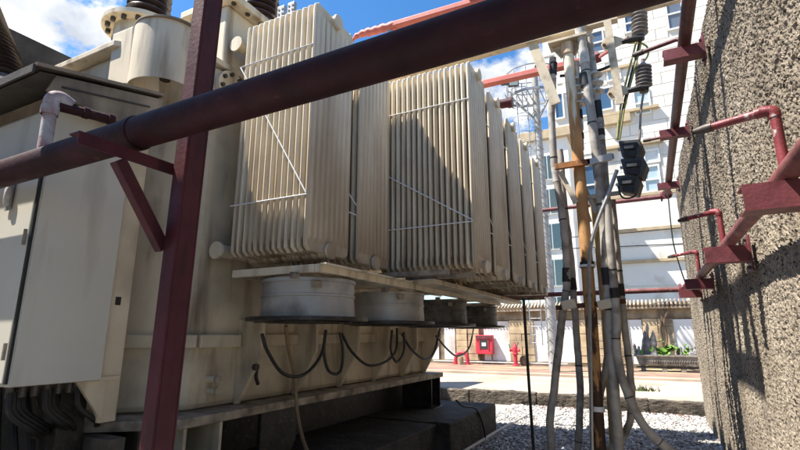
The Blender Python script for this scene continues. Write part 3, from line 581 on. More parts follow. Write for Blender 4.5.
for c in (atX(258, 367, -3.2),): MB().tube([c + V((-.02,-.03,0)), c + V((.02,-.03,0))], .03, 10).build('lifting_hole', M['bolt'], tf)
# feet, jacking brackets between flange and plinth
def foot(y, label=None, m='edge'):
    m_ = MB(); m_.box((-3.75, y-.03, .46), (-3.22, y, .904)); m_.box((-3.75, y+.32, .46), (-3.22, y+.35, .904)); m_.box((-3.75, y-.04, .44), (-3.18, y+.36, .459)); return m_.build('jacking_bracket', M[m], tf, bevel=.008)
foot(2.75, m='tank'); foot(7.45, m='oil')
MB().prism([(-3.22, 3.55, .46), (-3.22, 3.95, .46), (-3.22, 4.05, .6), (-3.22, 4.05, .9), (-3.22, 3.55, .9)], (-.04,0,0)).build('towing_lug', M['oil'], tf)
MB().box((-6.5, Y0+.3, .46), (-3.8, Y1-.2, .90)).build('skid_base', M['oil'], tf)
# turret and bushing at the near end
tu = MB().lathe([(.0,4.4),(.30,4.4),(.30,5.12),(.42,5.12),(.42,5.17),(.0,5.17)], (-4.72, 2.95, -.25), n=36).build('turret', M['cream'], tf)
b_ = None
for k in range(16):
    a_ = 2*PI*k/16; c = V((-4.72 + .36*math.cos(a_), 2.95 + .36*math.sin(a_), 4.925))
    if b_ is None: b_ = MB().lathe([(0,-.1),(.026,-.1),(.026,.02),(0,.02)], c, n=6).build('turret_bolt', M['bolt'], tu); c0 = c
    else: dup(b_, tu, c - c0)
def bushing(o, ax, r, hgt, n, mt, parent, pitch=.07, top=True, seg=28):
    pr = [(0,0),(r*.9,0),(r*.9,.06)]; z = .06
    for i in range(n):
        k = 1 - .25*i/n; pr += [(r*.62*k, z), (r*k, z+pitch*.55), (r*k*.98, z+pitch*.68), (r*.66*k, z+pitch*.8)]; z += pitch
    pr += [(r*.4, z), (r*.4, z+.15), (0, z+.15)]
    return MB().lathe(pr, o, ax, seg).build('bushing', mt, parent)
bushing((-4.72, 2.95, 4.93), (.03,.03,1), .235, 1.1, 14, M['brownpor'], tf, .085)
bushing(atX(256, 26, -3.9), (.15,-.1,1), .26, 1.0, 12, M['brownpor'], tf, .075)
tb2 = MB().lathe([(0,0),(.3,0),(.3,.05),(.22,.05),(.22,.25),(0,.25)], atX(256, 26, -3.9) - V((0,0,.26)), (.15,-.1,1), 24).build('turret', M['cream'], tf)
# tilted big bushing at far left
ba = atY(-6, 98, 1.9); bb_ = atY(-40, -20, 1.7); axb = (bb_ - ba).normalized()
bushing(ba, axb, .31, 2, 26, M['brownpor'], tf, .06, seg=48)
MB().tube([ba - axb*.02, ba - axb*.16, ba - axb*.17, V((-4.8, 2.9, 3.9))], [.31, .31, .22, .25], 24).build('turret', M['cream'], tf)
# boxed duct and hood
MB().prism([atY(107, 84, 2.3), atY(113, 34, 2.3), atY(133, 26, 2.3), atY(128, 84, 2.3)], (0,.35,0)).build('duct_box', M['cream'], tf, bevel=.01)
MB().prism([atY(75, 76, 2.4), atY(112, 60, 2.4), atY(112, 92, 2.4), atY(82, 92, 2.4)], (0,.1,0)).build('sloped_bracket', M['cream'], tf, bevel=.01)
HX, HY, HR = -3.62, 2.505, .288
hz0, hz1 = 3.68, 4.235
n = 22; arc = [PI + PI * i / n for i in range(n + 1)]
prof = [(HX + HR*math.cos(a_), HY + HR*math.sin(a_)) for a_ in arc]; inn = [(HX + (HR-.008)*math.cos(a_), HY + (HR-.008)*math.sin(a_)) for a_ in arc]
hood = MB(); k = len(prof); vs = [(x,y,hz0) for x,y in prof] + [(x,y,hz1) for x,y in prof] + [(x,y,hz0) for x,y in inn] + [(x,y,hz1) for x,y in inn]
hood.add(vs, [(i, i+1, k+i+1, k+i) for i in range(k-1)] + [(2*k+i+1, 2*k+i, 3*k+i, 3*k+i+1) for i in range(k-1)] + [(i+1, i, 2*k+i, 2*k+i+1) for i in range(k-1)], True)
hd = hood.build('hood', M['cream'], tf)
MB().prism([(HX + (HR+.012)*math.cos(a_) + .02, HY + (HR+.012)*math.sin(a_), hz1+.001) for a_ in arc], (0,0,.014)).build('hood_lid', M['soffit'], hd)
MB().tube([(HX+.02, HY-.02, hz0+.11), (HX+.02, HY-.02, hz0+.3)], .045, 12).build('valve', M['bolt'], hd)
MB().bar((HX+.02, HY-.02, hz0+.31), (HX-.1, HY+.3, hz0+.31), .07, .07).build('hood_stay', M['cream'], hd)
MB().tube([(HX-.06, HY-.2, hz1+.015), (HX-.06, HY-.2, hz1+.06)], .018, 8).build('lid_lug', M['cream'], hd)
# header pipes and flanges at the radiator end of the tank
c = atX(229, 89, TX); o = MB().tube([c, c + V((.045,0,0))], .17, 24).build('blind_flange', M['cream'], tf)
b_ = None
for k in range(8):
    a_ = 2*PI*k/8 + .2; q = c + V((.045, .13*math.cos(a_), .13*math.sin(a_)))
    if b_ is None: b_ = MB().tube([q, q + V((.025,0,0))], .022, 6).build('flange_bolt', M['bolt'], o); q0 = q
    else: dup(b_, o, q - q0)
for z, ya in ((4.40, 3.05), (2.33, 3.02)):
    o = MB().tube([(-3.36, ya, z), (-3.36, 8.2, z)], .058, 16).build('header_pipe', M['cream'], tf)
    MB().tube([(-3.36, ya-.03, z), (-3.36, ya-.001, z)], .078, 20).build('end_flange', M['cream'], o)
    for yy in (3.6, 5.2, 6.8): MB().tube([(TX, yy, z), (-3.36, yy, z)], .07, 14).build('stub_pipe', M['cream'], o)

# radiators ---------------------------------------------------------
ZB, ZT = 2.27, 4.54
def fin_mesh(wd, nfl=8):
    m_ = MB(); ts = [0]; prof = []
    for i in range(nfl):
        a = i / nfl; b = (i+1) / nfl
        for t, h in ((.0,.0), (.16,.0), (.24,1), (.5,1), (.76,1), (.84,.0)): prof.append((a + (b-a)*t, h))
    prof.append((1, 0))
    levels = [(0, .0, .05), (.05, .0, .01), (.085, .0, 0), (.115, 1, 0), (ZT-ZB-.115, 1, 0), (ZT-ZB-.085, .0, 0), (ZT-ZB-.05, .0, .01), (ZT-ZB, .0, .05)]
    th0, th1 = .011, .0215; k = len(prof)
    for s in (1, -1):
        vs = [(s*(th0 + (th1-th0)*h*lv), -wd/2 + ins + (wd-2*ins)*t, z) for z, lv, ins in levels for t, h in prof]
        fs = [(j*k+i, j*k+i+1, (j+1)*k+i+1, (j+1)*k+i) for j in range(len(levels)-1) for i in range(k-1)]
        if s < 0: fs = [f[::-1] for f in fs]
        m_.add(vs, fs, True)
    L_ = len(levels)
    for i in (0, k-1):                              # rounded bead along both vertical edges
        y = -wd/2 if i == 0 else wd/2; d = 1 if i == 0 else -1
        m_.tube([(0, y+d*.055, .0), (0, y+d*.012, .03), (0, y+d*.008, .08), (0, y+d*.008, ZT-ZB-.08), (0, y+d*.012, ZT-ZB-.03), (0, y+d*.055, ZT-ZB)], .0175, 8)
    for j in (0, L_-1): m_.tube([(0, -wd/2+.05, levels[j][0]), (0, wd/2-.05, levels[j][0])], .009, 6)
    return m_
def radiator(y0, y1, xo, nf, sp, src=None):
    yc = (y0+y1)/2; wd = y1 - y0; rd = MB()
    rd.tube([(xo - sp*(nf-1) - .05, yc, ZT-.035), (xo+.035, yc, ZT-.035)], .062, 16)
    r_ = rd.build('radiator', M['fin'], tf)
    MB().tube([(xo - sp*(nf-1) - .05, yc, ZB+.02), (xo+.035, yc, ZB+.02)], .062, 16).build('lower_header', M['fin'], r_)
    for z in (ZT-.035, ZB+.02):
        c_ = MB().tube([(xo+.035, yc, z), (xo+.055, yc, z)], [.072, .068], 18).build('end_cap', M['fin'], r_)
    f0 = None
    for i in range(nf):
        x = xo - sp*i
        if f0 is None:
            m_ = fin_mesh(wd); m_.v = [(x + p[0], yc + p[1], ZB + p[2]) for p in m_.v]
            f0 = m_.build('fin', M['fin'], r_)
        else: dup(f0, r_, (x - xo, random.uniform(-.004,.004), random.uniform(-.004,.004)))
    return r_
SP = .066
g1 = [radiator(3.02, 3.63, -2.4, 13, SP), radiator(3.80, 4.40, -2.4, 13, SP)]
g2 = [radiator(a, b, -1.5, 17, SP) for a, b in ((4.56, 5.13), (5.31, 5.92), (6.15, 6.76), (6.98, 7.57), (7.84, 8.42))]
def rod(a, b, par, r=.006): MB().tube([a, b], r, 6).build('tie_rod', M['wframe'], par)
YF = 3.02 - .012
rod((-3.24, YF, 4.10), (-2.385, YF, 4.10), g1[0]); rod((-3.24, YF, 2.72), (-2.385, YF, 2.72), g1[0]); rod((-3.24, YF-.012, 4.09), (-2.39, YF-.012, 2.73), g1[0])
YF = 4.56 - .012
rod((-2.6, YF, 4.08), (-1.49, YF, 4.08), g2[0]); rod((-2.6, YF, 2.72), (-1.49, YF, 2.72), g2[0]); rod((-2.6, YF-.012, 3.42), (-1.49, YF-.012, 2.73), g2[0])
for y0, y1, x, par in ((3.63,3.80,-2.41,g1[0]), (5.13,5.31,-1.5,g2[1]), (5.92,6.15,-1.5,g2[2]), (6.76,6.98,-1.5,g2[3]), (7.57,7.84,-1.5,g2[4])):
    for z in (2.72, 4.05): rod((x, y0-.1, z), (x, y1+.1, z), par)
    rod((x, y0-.06, 2.95), (x, y1+.06, 2.78), par)
# connector palms above the first radiators
for px, py in ((283, 12), (293, 8)):
    c = atX(px, py, -2.9); o = MB().box(c - V((.055,.02,.1)), c + V((.03,.02,.06))).build('terminal_palm', M['galv'], tf, bevel=.004)
    for q in (-.035, .01):
        for w_ in (-.03, .02): MB().tube([c + V((q,-.024,w_)), c + V((q,-.0205,w_))], .012, 8).build('palm_hole', M['bolt'], o)
    MB().tube([c - V((.01,0,.1)), c - V((.01,0,.35))], .025, 10).build('stud', M['bolt'], o)
# fan frame
MB().box((-2.33, 3.07, 2.085), (-2.27, 8.3, 2.15)).build('frame_beam', M['cream'], tf, bevel=.005)
MB().box((-2.268, 3.06, 2.141), (-2.21, 8.3, 2.153)).build('frame_beam', M['cream'], tf)
MB().box((-3.22, 3.07, 2.085), (-2.332, 3.12, 2.15)).build('frame_beam', M['cream'], tf, bevel=.005)
MB().box((-3.22, 3.122, 2.085), (-3.16, 8.3, 2.148)).build('frame_beam', M['tank'], tf, bevel=.005)
for y in (4.15, 4.5, 5.6, 7.1, 8.25): MB().box((-3.158, y, 2.09), (-2.332, y+.06, 2.145)).build('frame_beam', M['tank'], tf)
MB().box((-2.2, 4.62, 2.12), (-1.95, 8.5, 2.17)).build('frame_beam', M['tank'], tf, bevel=.005)
for y in (4.7, 6.0, 7.3, 8.4): MB().box((-2.33, y, 2.178), (-1.55, y+.06, 2.225)).build('frame_beam', M['edge'], tf)
MB().box((-2.9, 4.46, 2.19), (-1.75, 4.54, 2.24)).build('frame_beam', M['edge'], tf)
for i, y in enumerate((3.44, 4.93, 6.40, 7.92)):
    fx, r_ = -2.66, .40; mt = M['fan'] if i < 2 else M['fandark']  # the two far drums take the darker metal
    fo = MB().lathe([(r_-.02,2.06),(r_,2.06),(r_+.012,2.055),(r_+.012,2.03),(r_,2.025),(r_,1.93),(r_+.008,1.925),(r_+.008,1.91),(r_,1.905),(r_+.01,1.75),(r_+.03,1.745),(r_-.02,1.744),(r_-.02,2.06)], (fx, y, 0), n=48).build('fan', mt, tf)
    MB().lathe([(r_-.03,1.712),(r_+.125,1.712),(r_+.125,1.742),(r_-.03,1.742),(r_-.03,1.712)], (fx, y, 0), n=48).build('fan_flange', M['oil'], fo)
    gd = MB()
    for q in (.1,.17,.24,.31,.38): gd.tube([(fx+q*math.cos(a_), y+q*math.sin(a_), 1.70) for a_ in np.linspace(0, 2*PI, 25)], .004, 4, False)
    for k in range(8): gd.tube([(fx, y, 1.70), (fx+.45*math.cos(k*PI/4), y+.45*math.sin(k*PI/4), 1.70)], .005, 4)
    gd.build('fan_guard', M['oil'], fo)
    MB().tube([(fx, y, 1.74), (fx, y, 2.0)], .11, 16).build('motor', M['fandark'], fo)
    bd = MB()
    for k in range(5):
        a_ = 2*PI*k/5; bd.bar((fx+.1*math.cos(a_), y+.1*math.sin(a_), 1.84), (fx+.36*math.cos(a_), y+.36*math.sin(a_), 1.86), .15, .01, (.35*math.sin(a_), -.35*math.cos(a_), 1))
    bd.build('fan_blades', M['fandark'], fo)
    for q in (-.42, .42):
        MB().box((fx+.15, y+q-.03, 2.04), (fx+.20, y+q+.03, 2.086)).build('fan_bracket', M['edge'], fo)
    c = V((fx+.3, y-.28, 2.0)); 
    MB().box((fx+r_*.72, y-r_*.72-.06, 1.97), (fx+r_*.72+.03, y-r_*.72+.06, 2.02)).build('rating_plate', M['edge'], fo)
# fan cables looping under the flange
for pts in (((262,334),(268,352),(284,374),(305,374),(321,355),(326,330)), ((326,330),(324,352),(329,371),(340,372),(343,352),(340,333)), ((342,334),(352,352),(368,365),(385,362),(396,350),(397,328)), ((392,330),(391,350),(397,362),(404,350),(404,332)), ((402,334),(412,350),(425,359),(434,352),(440,328)), ((436,336),(448,350),(458,356),(469,348),(474,326))):
    y0 = atX(pts[0][0], 330, -2.8).y; y1 = atX(pts[-1][0], 330, -2.8).y; y0 = min(y0, 8.3); y1 = min(y1, 8.3)
    P_ = [atX(px, py, -2.95) for px, py in pts]
    MB().tube(spline(P_, 7), .016, 7).build('fan_cable', M['black'], tf)
MB().tube(spline([atX(258,384,-3.3), atX(256,376,-3.28), atX(258,360,-3.25), atX(259,348,-3.22)], 5), .018, 7).build('fan_cable', M['black'], tf)

# plinth
pn = thing('plinth', 'oil-blackened concrete plinth carrying the transformer above the gravel', 'plinth', (-4.5, 5, 0))
roughen(MB().box((-9, .8, -.1), (-2.66, 6.3, .44)).build('plinth_slab', M['plinth'], pn, bevel=.02), 6, .016, .2)
roughen(MB().box((-9, 6.31, -.1), (-2.48, 8.46, .455)).build('plinth_slab', M['plinth'], pn, bevel=.025), 6, .018, .2)
tr_ = MB().tube([atZ(462,453,.035), atZ(496,432,.035), atZ(528,415,.035), atZ(531,413,.035)], .028, 10).build('grey_conduit', M['pvc']); tag(tr_, 'pale grey plastic conduit lying on the gravel beside the plinth', 'pipe')
wire('black_cable', [atX(456,400,-2.6), atX(463,406,-2.55), atX(476,409,-2.48), atX(483,425,-2.45), atX(486,442,-2.42)], .013, M['black'], 'thin black cable drooping over the end of the plinth')
wire('tan_hose', [atX(286,326,-2.95), atX(288,345,-3.0), atX(295,380,-3.08), atX(297,410,-3.05), atX(302,436,-2.9), atX(311,462,-2.6)], .017, M['tan'], 'thin tan hose hanging from the fan frame to the plinth')
dr = MB().tube([atY(523.5, 298, 6.45), atY(528, 370, 6.45), atY(534, 455, 6.45), (atY(534, 455, 6.45).x+.01, 6.45, .0)], .019, 8).build('drop_pipe', M['oil']); tag(dr, 'thin black vertical pipe dropping from the radiators to the gravel', 'pipe')

# ------------------------------------------------------------------ control cabinet
CX, CY0, CY1 = -3.44, 1.61, 2.16
cn = thing('control_cabinet', 'pale grey steel control cabinet hung on the near end of the transformer', 'cabinet', (-4.2, 1.9, 1.29))
MB().box((-5.6, 2.02, .0), (-3.62, 2.20, 1.2)).build('shade_backing', M['oil'], cn)  # black box added for the deep shade under the cabinet
MB().box((-5.4, CY0, 1.29), (CX, CY1, 3.12)).build('body', M['cab'], cn, bevel=.012)
MB().box((-5.38, CY0-.02, 1.31), (CX-.03, CY0-.001, 3.09)).build('door', M['cab'], cn, bevel=.008)
MB().box((CX+.001, CY0+.004, 1.295), (CX+.012, CY1-.002, 3.115)).build('side_panel', M['cab'], cn, bevel=.003)
MB().box((CX-.029, CY0-.016, 1.31), (CX-.008, CY0-.001, 3.1)).build('door_seal', M['black'], cn)
hc = atY(9, 196, CY0-.04); MB().tube([hc + V((0,0,-.07)), hc + V((.01,-.012,-.03)), hc + V((.01,-.012,.03)), hc + V((0,0,.07))], .022, 10).build('door_handle', M['pale'], cn)
MB().box(hc + V((-.03,.0,-.1)), hc + V((.03,.008,.1))).build('handle_plate', M['galv'], cn)
def quad_slab(pts, t, name, m, par): return MB().prism(pts, t).build(name, m, par)
KX = -3.25
RA, RB = V((KX, 1.372, 3.232)), V((KX, 2.24, 3.43))     # sloped canopy, near low edge and far high edge
quad_slab([RA, RB, RB + V((-2.2,0,0)), RA + V((-2.2,0,0))], (0,0,.03), 'canopy', M['roofdark'], cn)
MB().bar(RA + V((.006,0,.018)), RB + V((.006,0,.018)), .012, .022).build('canopy_edge', M['soffit'], cn)
MB().box((-5.6, 1.356, 3.19), (KX, 1.37, 3.245)).build('canopy_fascia', M['roofdark'], cn)
vx = KX - .012
MB().prism([atX(47, 90, vx), atX(57, 75.5, vx), atX(164, 100, vx), atX(160, 112, vx), atX(118, 121, vx)], (-.02,0,0)).build('side_valance', M['soot'], cn)
MB().bar(atX(62, 87, vx+.004), atX(150, 107, vx+.004), .006, .012).build('valance_seam', M['roofdark'], cn)
MB().prism([RA + V((-.035,.04,-.012)), RB + V((-.035,-.01,-.012)), RB + V((-2.0,-.01,-.012)), RA + V((-2.0,.04,-.012))], (0,0,.008)).build('soffit_panel', M['roofdark'], cn)
MB().bar((CX+.03, CY0+.02, 3.125), (CX+.03, CY1+.02, 3.125), .05, .03).build('top_rib', M['soffit'], cn)
MB().box((-5.4, CY0+.03, 3.121), (CX-.02, CY1-.02, 3.24)).build('roof_box', M['soffit'], cn)
MB().prism([(CX-.03, CY1+.002, 1.16), (CX-.03, CY1+.05, 1.0), (CX-.03, CY1+.17, 1.0), (CX-.03, CY1+.17, 3.1), (CX-.03, CY1+.002, 3.1)], (-.05,0,0)).build('mounting_plate', M['tank'], cn, bevel=.005)
sp_ = atX(118, 301, CX-.03); MB().box(sp_ + V((.0,-.02,-.03)), sp_ + V((.004,.02,.03))).build('slot', M['black'], cn)
for z in (1.5, 2.2, 2.9): MB().tube([(CX-.012, CY0-.045, z-.05), (CX-.012, CY0-.045, z+.05)], .011, 8).build('hinge', M['edge'], cn)
MB().box((CX-.08, CY1+.002, 1.285), (CX-.01, CY1+.15, 1.31)).build('mounting_rail', M['tank'], cn)
MB().prism([(CX-.02, CY1-.14, 1.288), (CX-.02, CY1+.06, 1.288), (CX-.02, CY1+.06, 1.02)], (-.03,0,0)).build('gusset', M['tank'], cn)
for k in range(7): 
    x = CX - .1; y = CY0 + .06 + .07*k
    MB().tube([(x, y, 1.29), (x, y, 1.22)], .022, 8).build('cable_gland', M['bolt'], cn)
for k in range(9):
    y = CY0 + .05 + .05*k; x = CX - .08 - .05*(k % 4); d = random.uniform(.12, .3)
    wire('cabinet_cable', [(x, y, 1.25), (x+.02, y+.02, 1.12), (x-.05, y+.15+d*.3, 1.02-d*.2), (x-.35-d, y+.42, .93-d*.3), (x-.7, y+.4, .55), (x-.8, y+.3, .2)], .018, M['black'], 'black cable drooping in a tangled bundle from glands under the cabinet', group='cables under the control cabinet')
for k in range(4):
    y = CY0 + .1 + .1*k; wire('cabinet_cable', [(CX-.5-.06*k, y, 1.29), (CX-.45, y, .9), (CX-.5+.05*k, y+.05, .5), (CX-.5, y+.1, 0)], .025, M['black'], 'black cable falling straight from the control cabinet to the ground', group='cables under the control cabinet')
MB().box((-4.6, 2.22, .0), (-3.35, 2.34, .9)).build('foundation_wall', M['curb'], pn)

# ------------------------------------------------------------------ fire main overhead: column, bracket, big pipe
sl = thing('steel_column', 'dark maroon steel column standing in front of the transformer with welded bracket', 'column', (-2.08, 1.63, 0))
m_ = MB(); a0 = V((-2.12, 1.63, 0)); a1 = V((-2.045, 1.63, 4.2))
m_.bar(a0 + V((0,-.056,0)), a1 + V((0,-.056,0)), .086, .012, (0,1,0)); m_.bar(a0 + V((0,.056,0)), a1 + V((0,.056,0)), .086, .012, (0,1,0)); 
m_.bar(a0 + V((.039,0,0)), a1 + V((.039,0,0)), .008, .098, (0,1,0)); m_.bar(a0 + V((-.039,0,0)), a1 + V((-.039,0,0)), .008, .098, (0,1,0))
m_.build('post', M['maroon'], sl, bevel=.003)
BX = -2.165
o = MB(); o.bar((BX, 1.10, 2.463), (BX, 1.69, 2.463), .075, .008); o.bar((BX+.034, 1.10, 2.435), (BX+.034, 1.69, 2.435), .008, .055); o.build('bracket_arm', M['maroon'], sl)
MB().bar((BX+.01, 1.30, 2.40), (BX+.01, 1.585, 2.02), .06, .05, (1,0,0)).build('brace', M['maroon'], sl, bevel=.004)
pm = thing('fire_main_pipe', 'thick dark maroon pipe crossing overhead from left to upper right', 'pipe', (-1, 1.40, 2.56))
PR = .081; PZ_ = 2.572
MB().tube([(-7, 1.40, PZ_-.04), (-3.2, 1.40, PZ_), (-1.5, 1.40, PZ_+.02), (.74, 1.40, PZ_+.05)], PR, 40).build('pipe', M['pipe'], pm)
MB().lathe([(PR+.001,-.022),(PR+.006,-.02),(PR+.006,.02),(PR+.001,.022)], (BX-.03, 1.40, PZ_+.011), (1,0,0), 32).build('strap', M['pipe'], pm)
c = atY(45, 145, 1.40); rx = c.x
MB().tube(spline([(rx, 1.40, PZ_+.06), (rx-.004, 1.40, PZ_+.2), (rx-.01, 1.40, PZ_+.37)], 4), .036, 16).build('riser', M['whitew'], pm)
MB().lathe([(.045,0),(.047,.01),(.047,.05),(.045,.06),(.036,.06)], (rx-.012, 1.40, PZ_+.30), n=18).build('collar', M['whitew'], pm)
MB().tube(spline([(rx-.012, 1.40, PZ_+.36), (rx-.012, 1.405, PZ_+.405), (rx-.008, 1.44, PZ_+.425), (rx, 1.50, PZ_+.40)], 5), .043, 16).build('elbow', M['whitew'], pm)
MB().tube([(rx-.01, 1.44, PZ_+.375), (rx+.06, 1.62, PZ_+.375), (rx+.10, 1.72, PZ_+.372)], .031, 14).build('branch', M['pipe'], pm)
for y in (.45, .9): MB().tube([(rx-.01+.11*y, 1.44+.28*y-.012, PZ_+.375), (rx-.01+.11*(y+.06), 1.44+.28*(y+.06), PZ_+.375)], .037, 14).build('coupling', M['pipe'], pm)
fl = MB().bar((-4.4, 1.29, PZ_-.02), (-4.1, 1.29, PZ_-.02), .02, .02)

# ------------------------------------------------------------------ wall pipes, brackets and nozzles
def bracket(y, zt, x_tip, hgt, dep, label, plate=.26):
    b = thing('pipe_bracket', label, 'bracket', (.75, y, zt), 'red brackets on the rough wall')
    m_ = MB(); m_.box((x_tip, y-dep/2, zt-hgt), (.70, y-dep/2+.008, zt)); m_.box((x_tip, y-dep/2+.0081, zt-.008), (.70, y+dep/2, zt)); m_.box((x_tip, y-dep/2+.0081, zt-hgt), (.70, y+dep/2, zt-hgt+.008))
    m_.build('channel', M['brk'], b)
    MB().box((.70, y-plate*.3, zt-hgt/2-plate/2), (.712, y+plate*.3, zt-hgt/2+plate/2)).build('wall_plate', M['brk'], b)
    for q in (-1, 1): MB().tube([(.68, y, zt-hgt/2+q*plate*.4), (.70, y, zt-hgt/2+q*plate*.4)], .014, 6).build('anchor_bolt', M['bolt'], b)
LZ, LX = 2.29, .60
lw = thing('wall_pipe', 'lower weathered red pipe running along the rough wall on brackets', 'pipe', (LX, 4, LZ))
MB().tube([(LX, -.5, LZ), (LX, 3, LZ-.004), (LX, 8.55, LZ)], .044, 20).build('pipe', M['wpipe'], lw)
MB().tube([(LX-.02, 8.62, LZ-.01), (-3.0, 8.75, LZ-.01)], .04, 14).build('cross_pipe', M['wpipe'], lw)
MB().lathe([(.0,0),(.1,0),(.1,.035),(0,.035)], (LX, 8.5, LZ), (0,1,0), 18).build('flange', M['brk'], lw)
MB().lathe([(.0,0),(.09,0),(.09,.035),(0,.035)], (LX-.11, 8.62, LZ-.01), (-1,0,0), 18).build('flange', M['brk'], lw)
MB().tube(spline([(LX, 8.5, LZ), (LX-.005, 8.6, LZ-.004), (LX-.07, 8.62, LZ-.01)], 4), .054, 14).build('elbow', M['brk'], lw)
for y, lab in ((2.55, 'nearest large dark red channel bracket at the right edge under the lower pipe'), (4.3, 'red channel bracket with shadow stripe, second along the lower wall pipe'), (6.7, 'third small red bracket along the lower wall pipe'), (8.2, 'farthest red bracket where the lower wall pipe turns to the left')):
    bracket(y, LZ-.047, .42, .118, .13, lab)
def nozzle(y, hgt, tipx, tipdy, par, z0, x0, m, sgn=1, tilt=.0):
    MB().tube([(x0, y, z0+sgn*.03), (x0, y+tilt, z0+sgn*hgt)], .0215, 12).build('riser', m, par)
    MB().tube(spline([(x0, y+tilt, z0+sgn*(hgt-.03)), (x0-.008, y+tilt, z0+sgn*hgt), (x0-.05, y+tilt+tipdy*.1, z0+sgn*(hgt+.01))], 4), .026, 12).build('elbow', m, par)
    a = V((x0-.03, y+tilt+tipdy*.08, z0+sgn*(hgt+.008))); b = V((tipx, y+tilt+tipdy, z0+sgn*hgt+.02))
    MB().tube([a, a.lerp(b, .75)], .0195, 12).build('branch', m, par); MB().tube([a.lerp(b, .72), a.lerp(b, .82), a.lerp(b, 1)], [.0235, .0235, .016], 12).build('spray_head', M['bolt'], par)
    MB().tube([a.lerp(b, .02), a.lerp(b, .12)], .0245, 12).build('coupling', m, par)
nozzle(2.56, .30, .30, .16, lw, LZ, LX, M['bright'])
nozzle(4.62, .30, .33, .32, lw, LZ, LX, M['bright'])
nozzle(6.85, .30, .31, .44, lw, LZ, LX, M['bright'])
UZ, UX = 4.30, .56
uw = thing('wall_pipe', 'upper dark red pipe running high along the top of the rough wall', 'pipe', (UX, 5, UZ))
MB().tube([(UX, .5, UZ), (UX, 5, UZ), (UX, 10.55, UZ)], .055, 18).build('pipe', M['wpipe2'], uw)
MB().tube([(UX-.02, 10.65, UZ), (-3.4, 10.7, UZ)], .045, 14).build('cross_pipe', M['wpipe'], uw)
for q in (1, 0): MB().lathe([(.0,0),(.095,0),(.095,.035),(0,.035)], (UX-(.08 if q == 0 else 0), 10.48 + (.17 if q == 0 else 0), UZ), (0,1,0) if q else (-1,0,0), 18).build('flange', M['brk'], uw)
MB().tube(spline([(UX, 10.5, UZ), (UX-.005, 10.63, UZ), (UX-.1, 10.65, UZ)], 4), .056, 14).build('elbow', M['brk'], uw)
for y, lab in ((4.86, 'highest nearest red bracket holding the upper wall pipe'), (6.93, 'middle red bracket holding the upper wall pipe'), (9.5, 'far red bracket just before the upper wall pipe turns left')):
    bracket(y, UZ-.05, .37, .11, .12, lab)
for y, tx in ((4.82, .16), (7.4, .22)):
    MB().tube([(UX, y, UZ+.02), (UX-.06, y+.03, UZ+.06), (tx, y+.28, UZ+.14)], .022, 10).build('branch', M['wpipe2'], uw); MB().tube([(tx+.06, y+.235, UZ+.126), (tx-.02, y+.295, UZ+.146)], .029, 10).build('spray_head', M['bolt'], uw)
wire('hanging_wire', [atY(668,194,9.4), atY(671,225,9.4), atY(674,246,9.4), atY(681,270,9.4), atY(690,296,9.4)], .011, M['black'], 'thin dark wire hanging down beside the far end of the rough wall')

# ------------------------------------------------------------------ red busbars overhead
def at6(px, py): return atY(px, py, 4.95)
bb = thing('busbar', 'upper red sleeved busbar with wrinkled end rising behind the overhead pipe', 'busbar', at6(430, 20))
MB().bar(at6(393, 26), at6(530, -14), .10, .075).build('bar', M['bus'], bb, bevel=.012)
wr = MB(); wr.tube(spline([at6(350,43), at6(357,36), at6(365,33), at6(374,31), at6(384,28), at6(396,25)], 4), [.02+.035*min(1, i/9)+.009*math.sin(i*2.1) for i in range(21)], 9); wr.build('wrinkled_sleeve', M['bus'], bb)
MB().bar(at6(390, 24), at6(389.5, 46), .05, .03, (0,1,0)).build('clip', M['galv'], bb)
b2 = thing('busbar', 'lower red sleeved busbar passing behind the cream beam and rusty pole', 'busbar', atY(535, 70, 6.8))
MB().bar(atY(478, 85.5, 6.8), atY(592, 59.5, 6.8), .12, .09).build('bar', M['bus'], b2, bevel=.012)
c = atY(596, 57, 6.8); MB().tube([atY(590, 60, 6.8), atY(600, 56, 6.8)], .085, 8).build('end_connector', M['brk'], b2)
wire('red_lead', [atY(600,57,6.7), atY(610,50,6.5), atY(618,44,6.2), atY(628,38,6.0)], .022, M['bus'], 'short red lead curving from the lower busbar to the cream plate')
wire('black_lead', [atY(560,76,6.9), atY(580,74,6.9), atY(600,70,6.9), atY(614,64,6.9)], .022, M['black'], 'dark lead running level just under the lower red busbar')
bf = thing('shadow_frame', 'unseen steel frame with ribbed insulators added to cast shadows on the rough wall', 'frame', (-1.5, 4.6, 5.6))  # out-of-view frame, added for the shadow block on the rough wall
for z in (5.62, 6.3): MB().box((-1.56, 3.5, z-.06), (-1.44, 5.3, z+.06)).build('frame_rail', M['galv'], bf)
for y in (3.55, 4.4, 5.2):
    MB().box((-1.55, y-.05, 5.681), (-1.45, y+.05, 6.239)).build('frame_post', M['galv'], bf)
for y in (3.95, 4.8):
    pr = []
    for k in range(6): pr += [(.07, 5.70+.085*k), (.14, 5.74+.085*k), (.14, 5.75+.085*k), (.07, 5.77+.085*k)]
    MB().lathe([(0,5.681)] + pr + [(.05,6.235),(0,6.236)], (-1.5, y, 0), n=16).build('post_insulator', M['brownpor'], bf)
for y in (3.6, 5.2):
    MB().box((-1.56, y-.04, 6.361), (.96, y+.04, 6.44)).build('cross_member', M['galv'], bf)
    MB().box((.86, y-.04, 4.57), (.94, y+.04, 6.36)).build('wall_post', M['galv'], bf)
pe = thing('pipe_stub', 'short dark maroon pipe stub above the last radiators', 'pipe', atY(505, 103, 7.2))
MB().tube([atY(490, 106, 7.2), atY(511, 102.5, 7.2)], .075, 16).build('pipe', M['maroon'], pe); MB().tube([atY(508, 103.2, 7.2), atY(512.5, 102.3, 7.2)], .085, 16).build('cap', M['maroon'], pe)

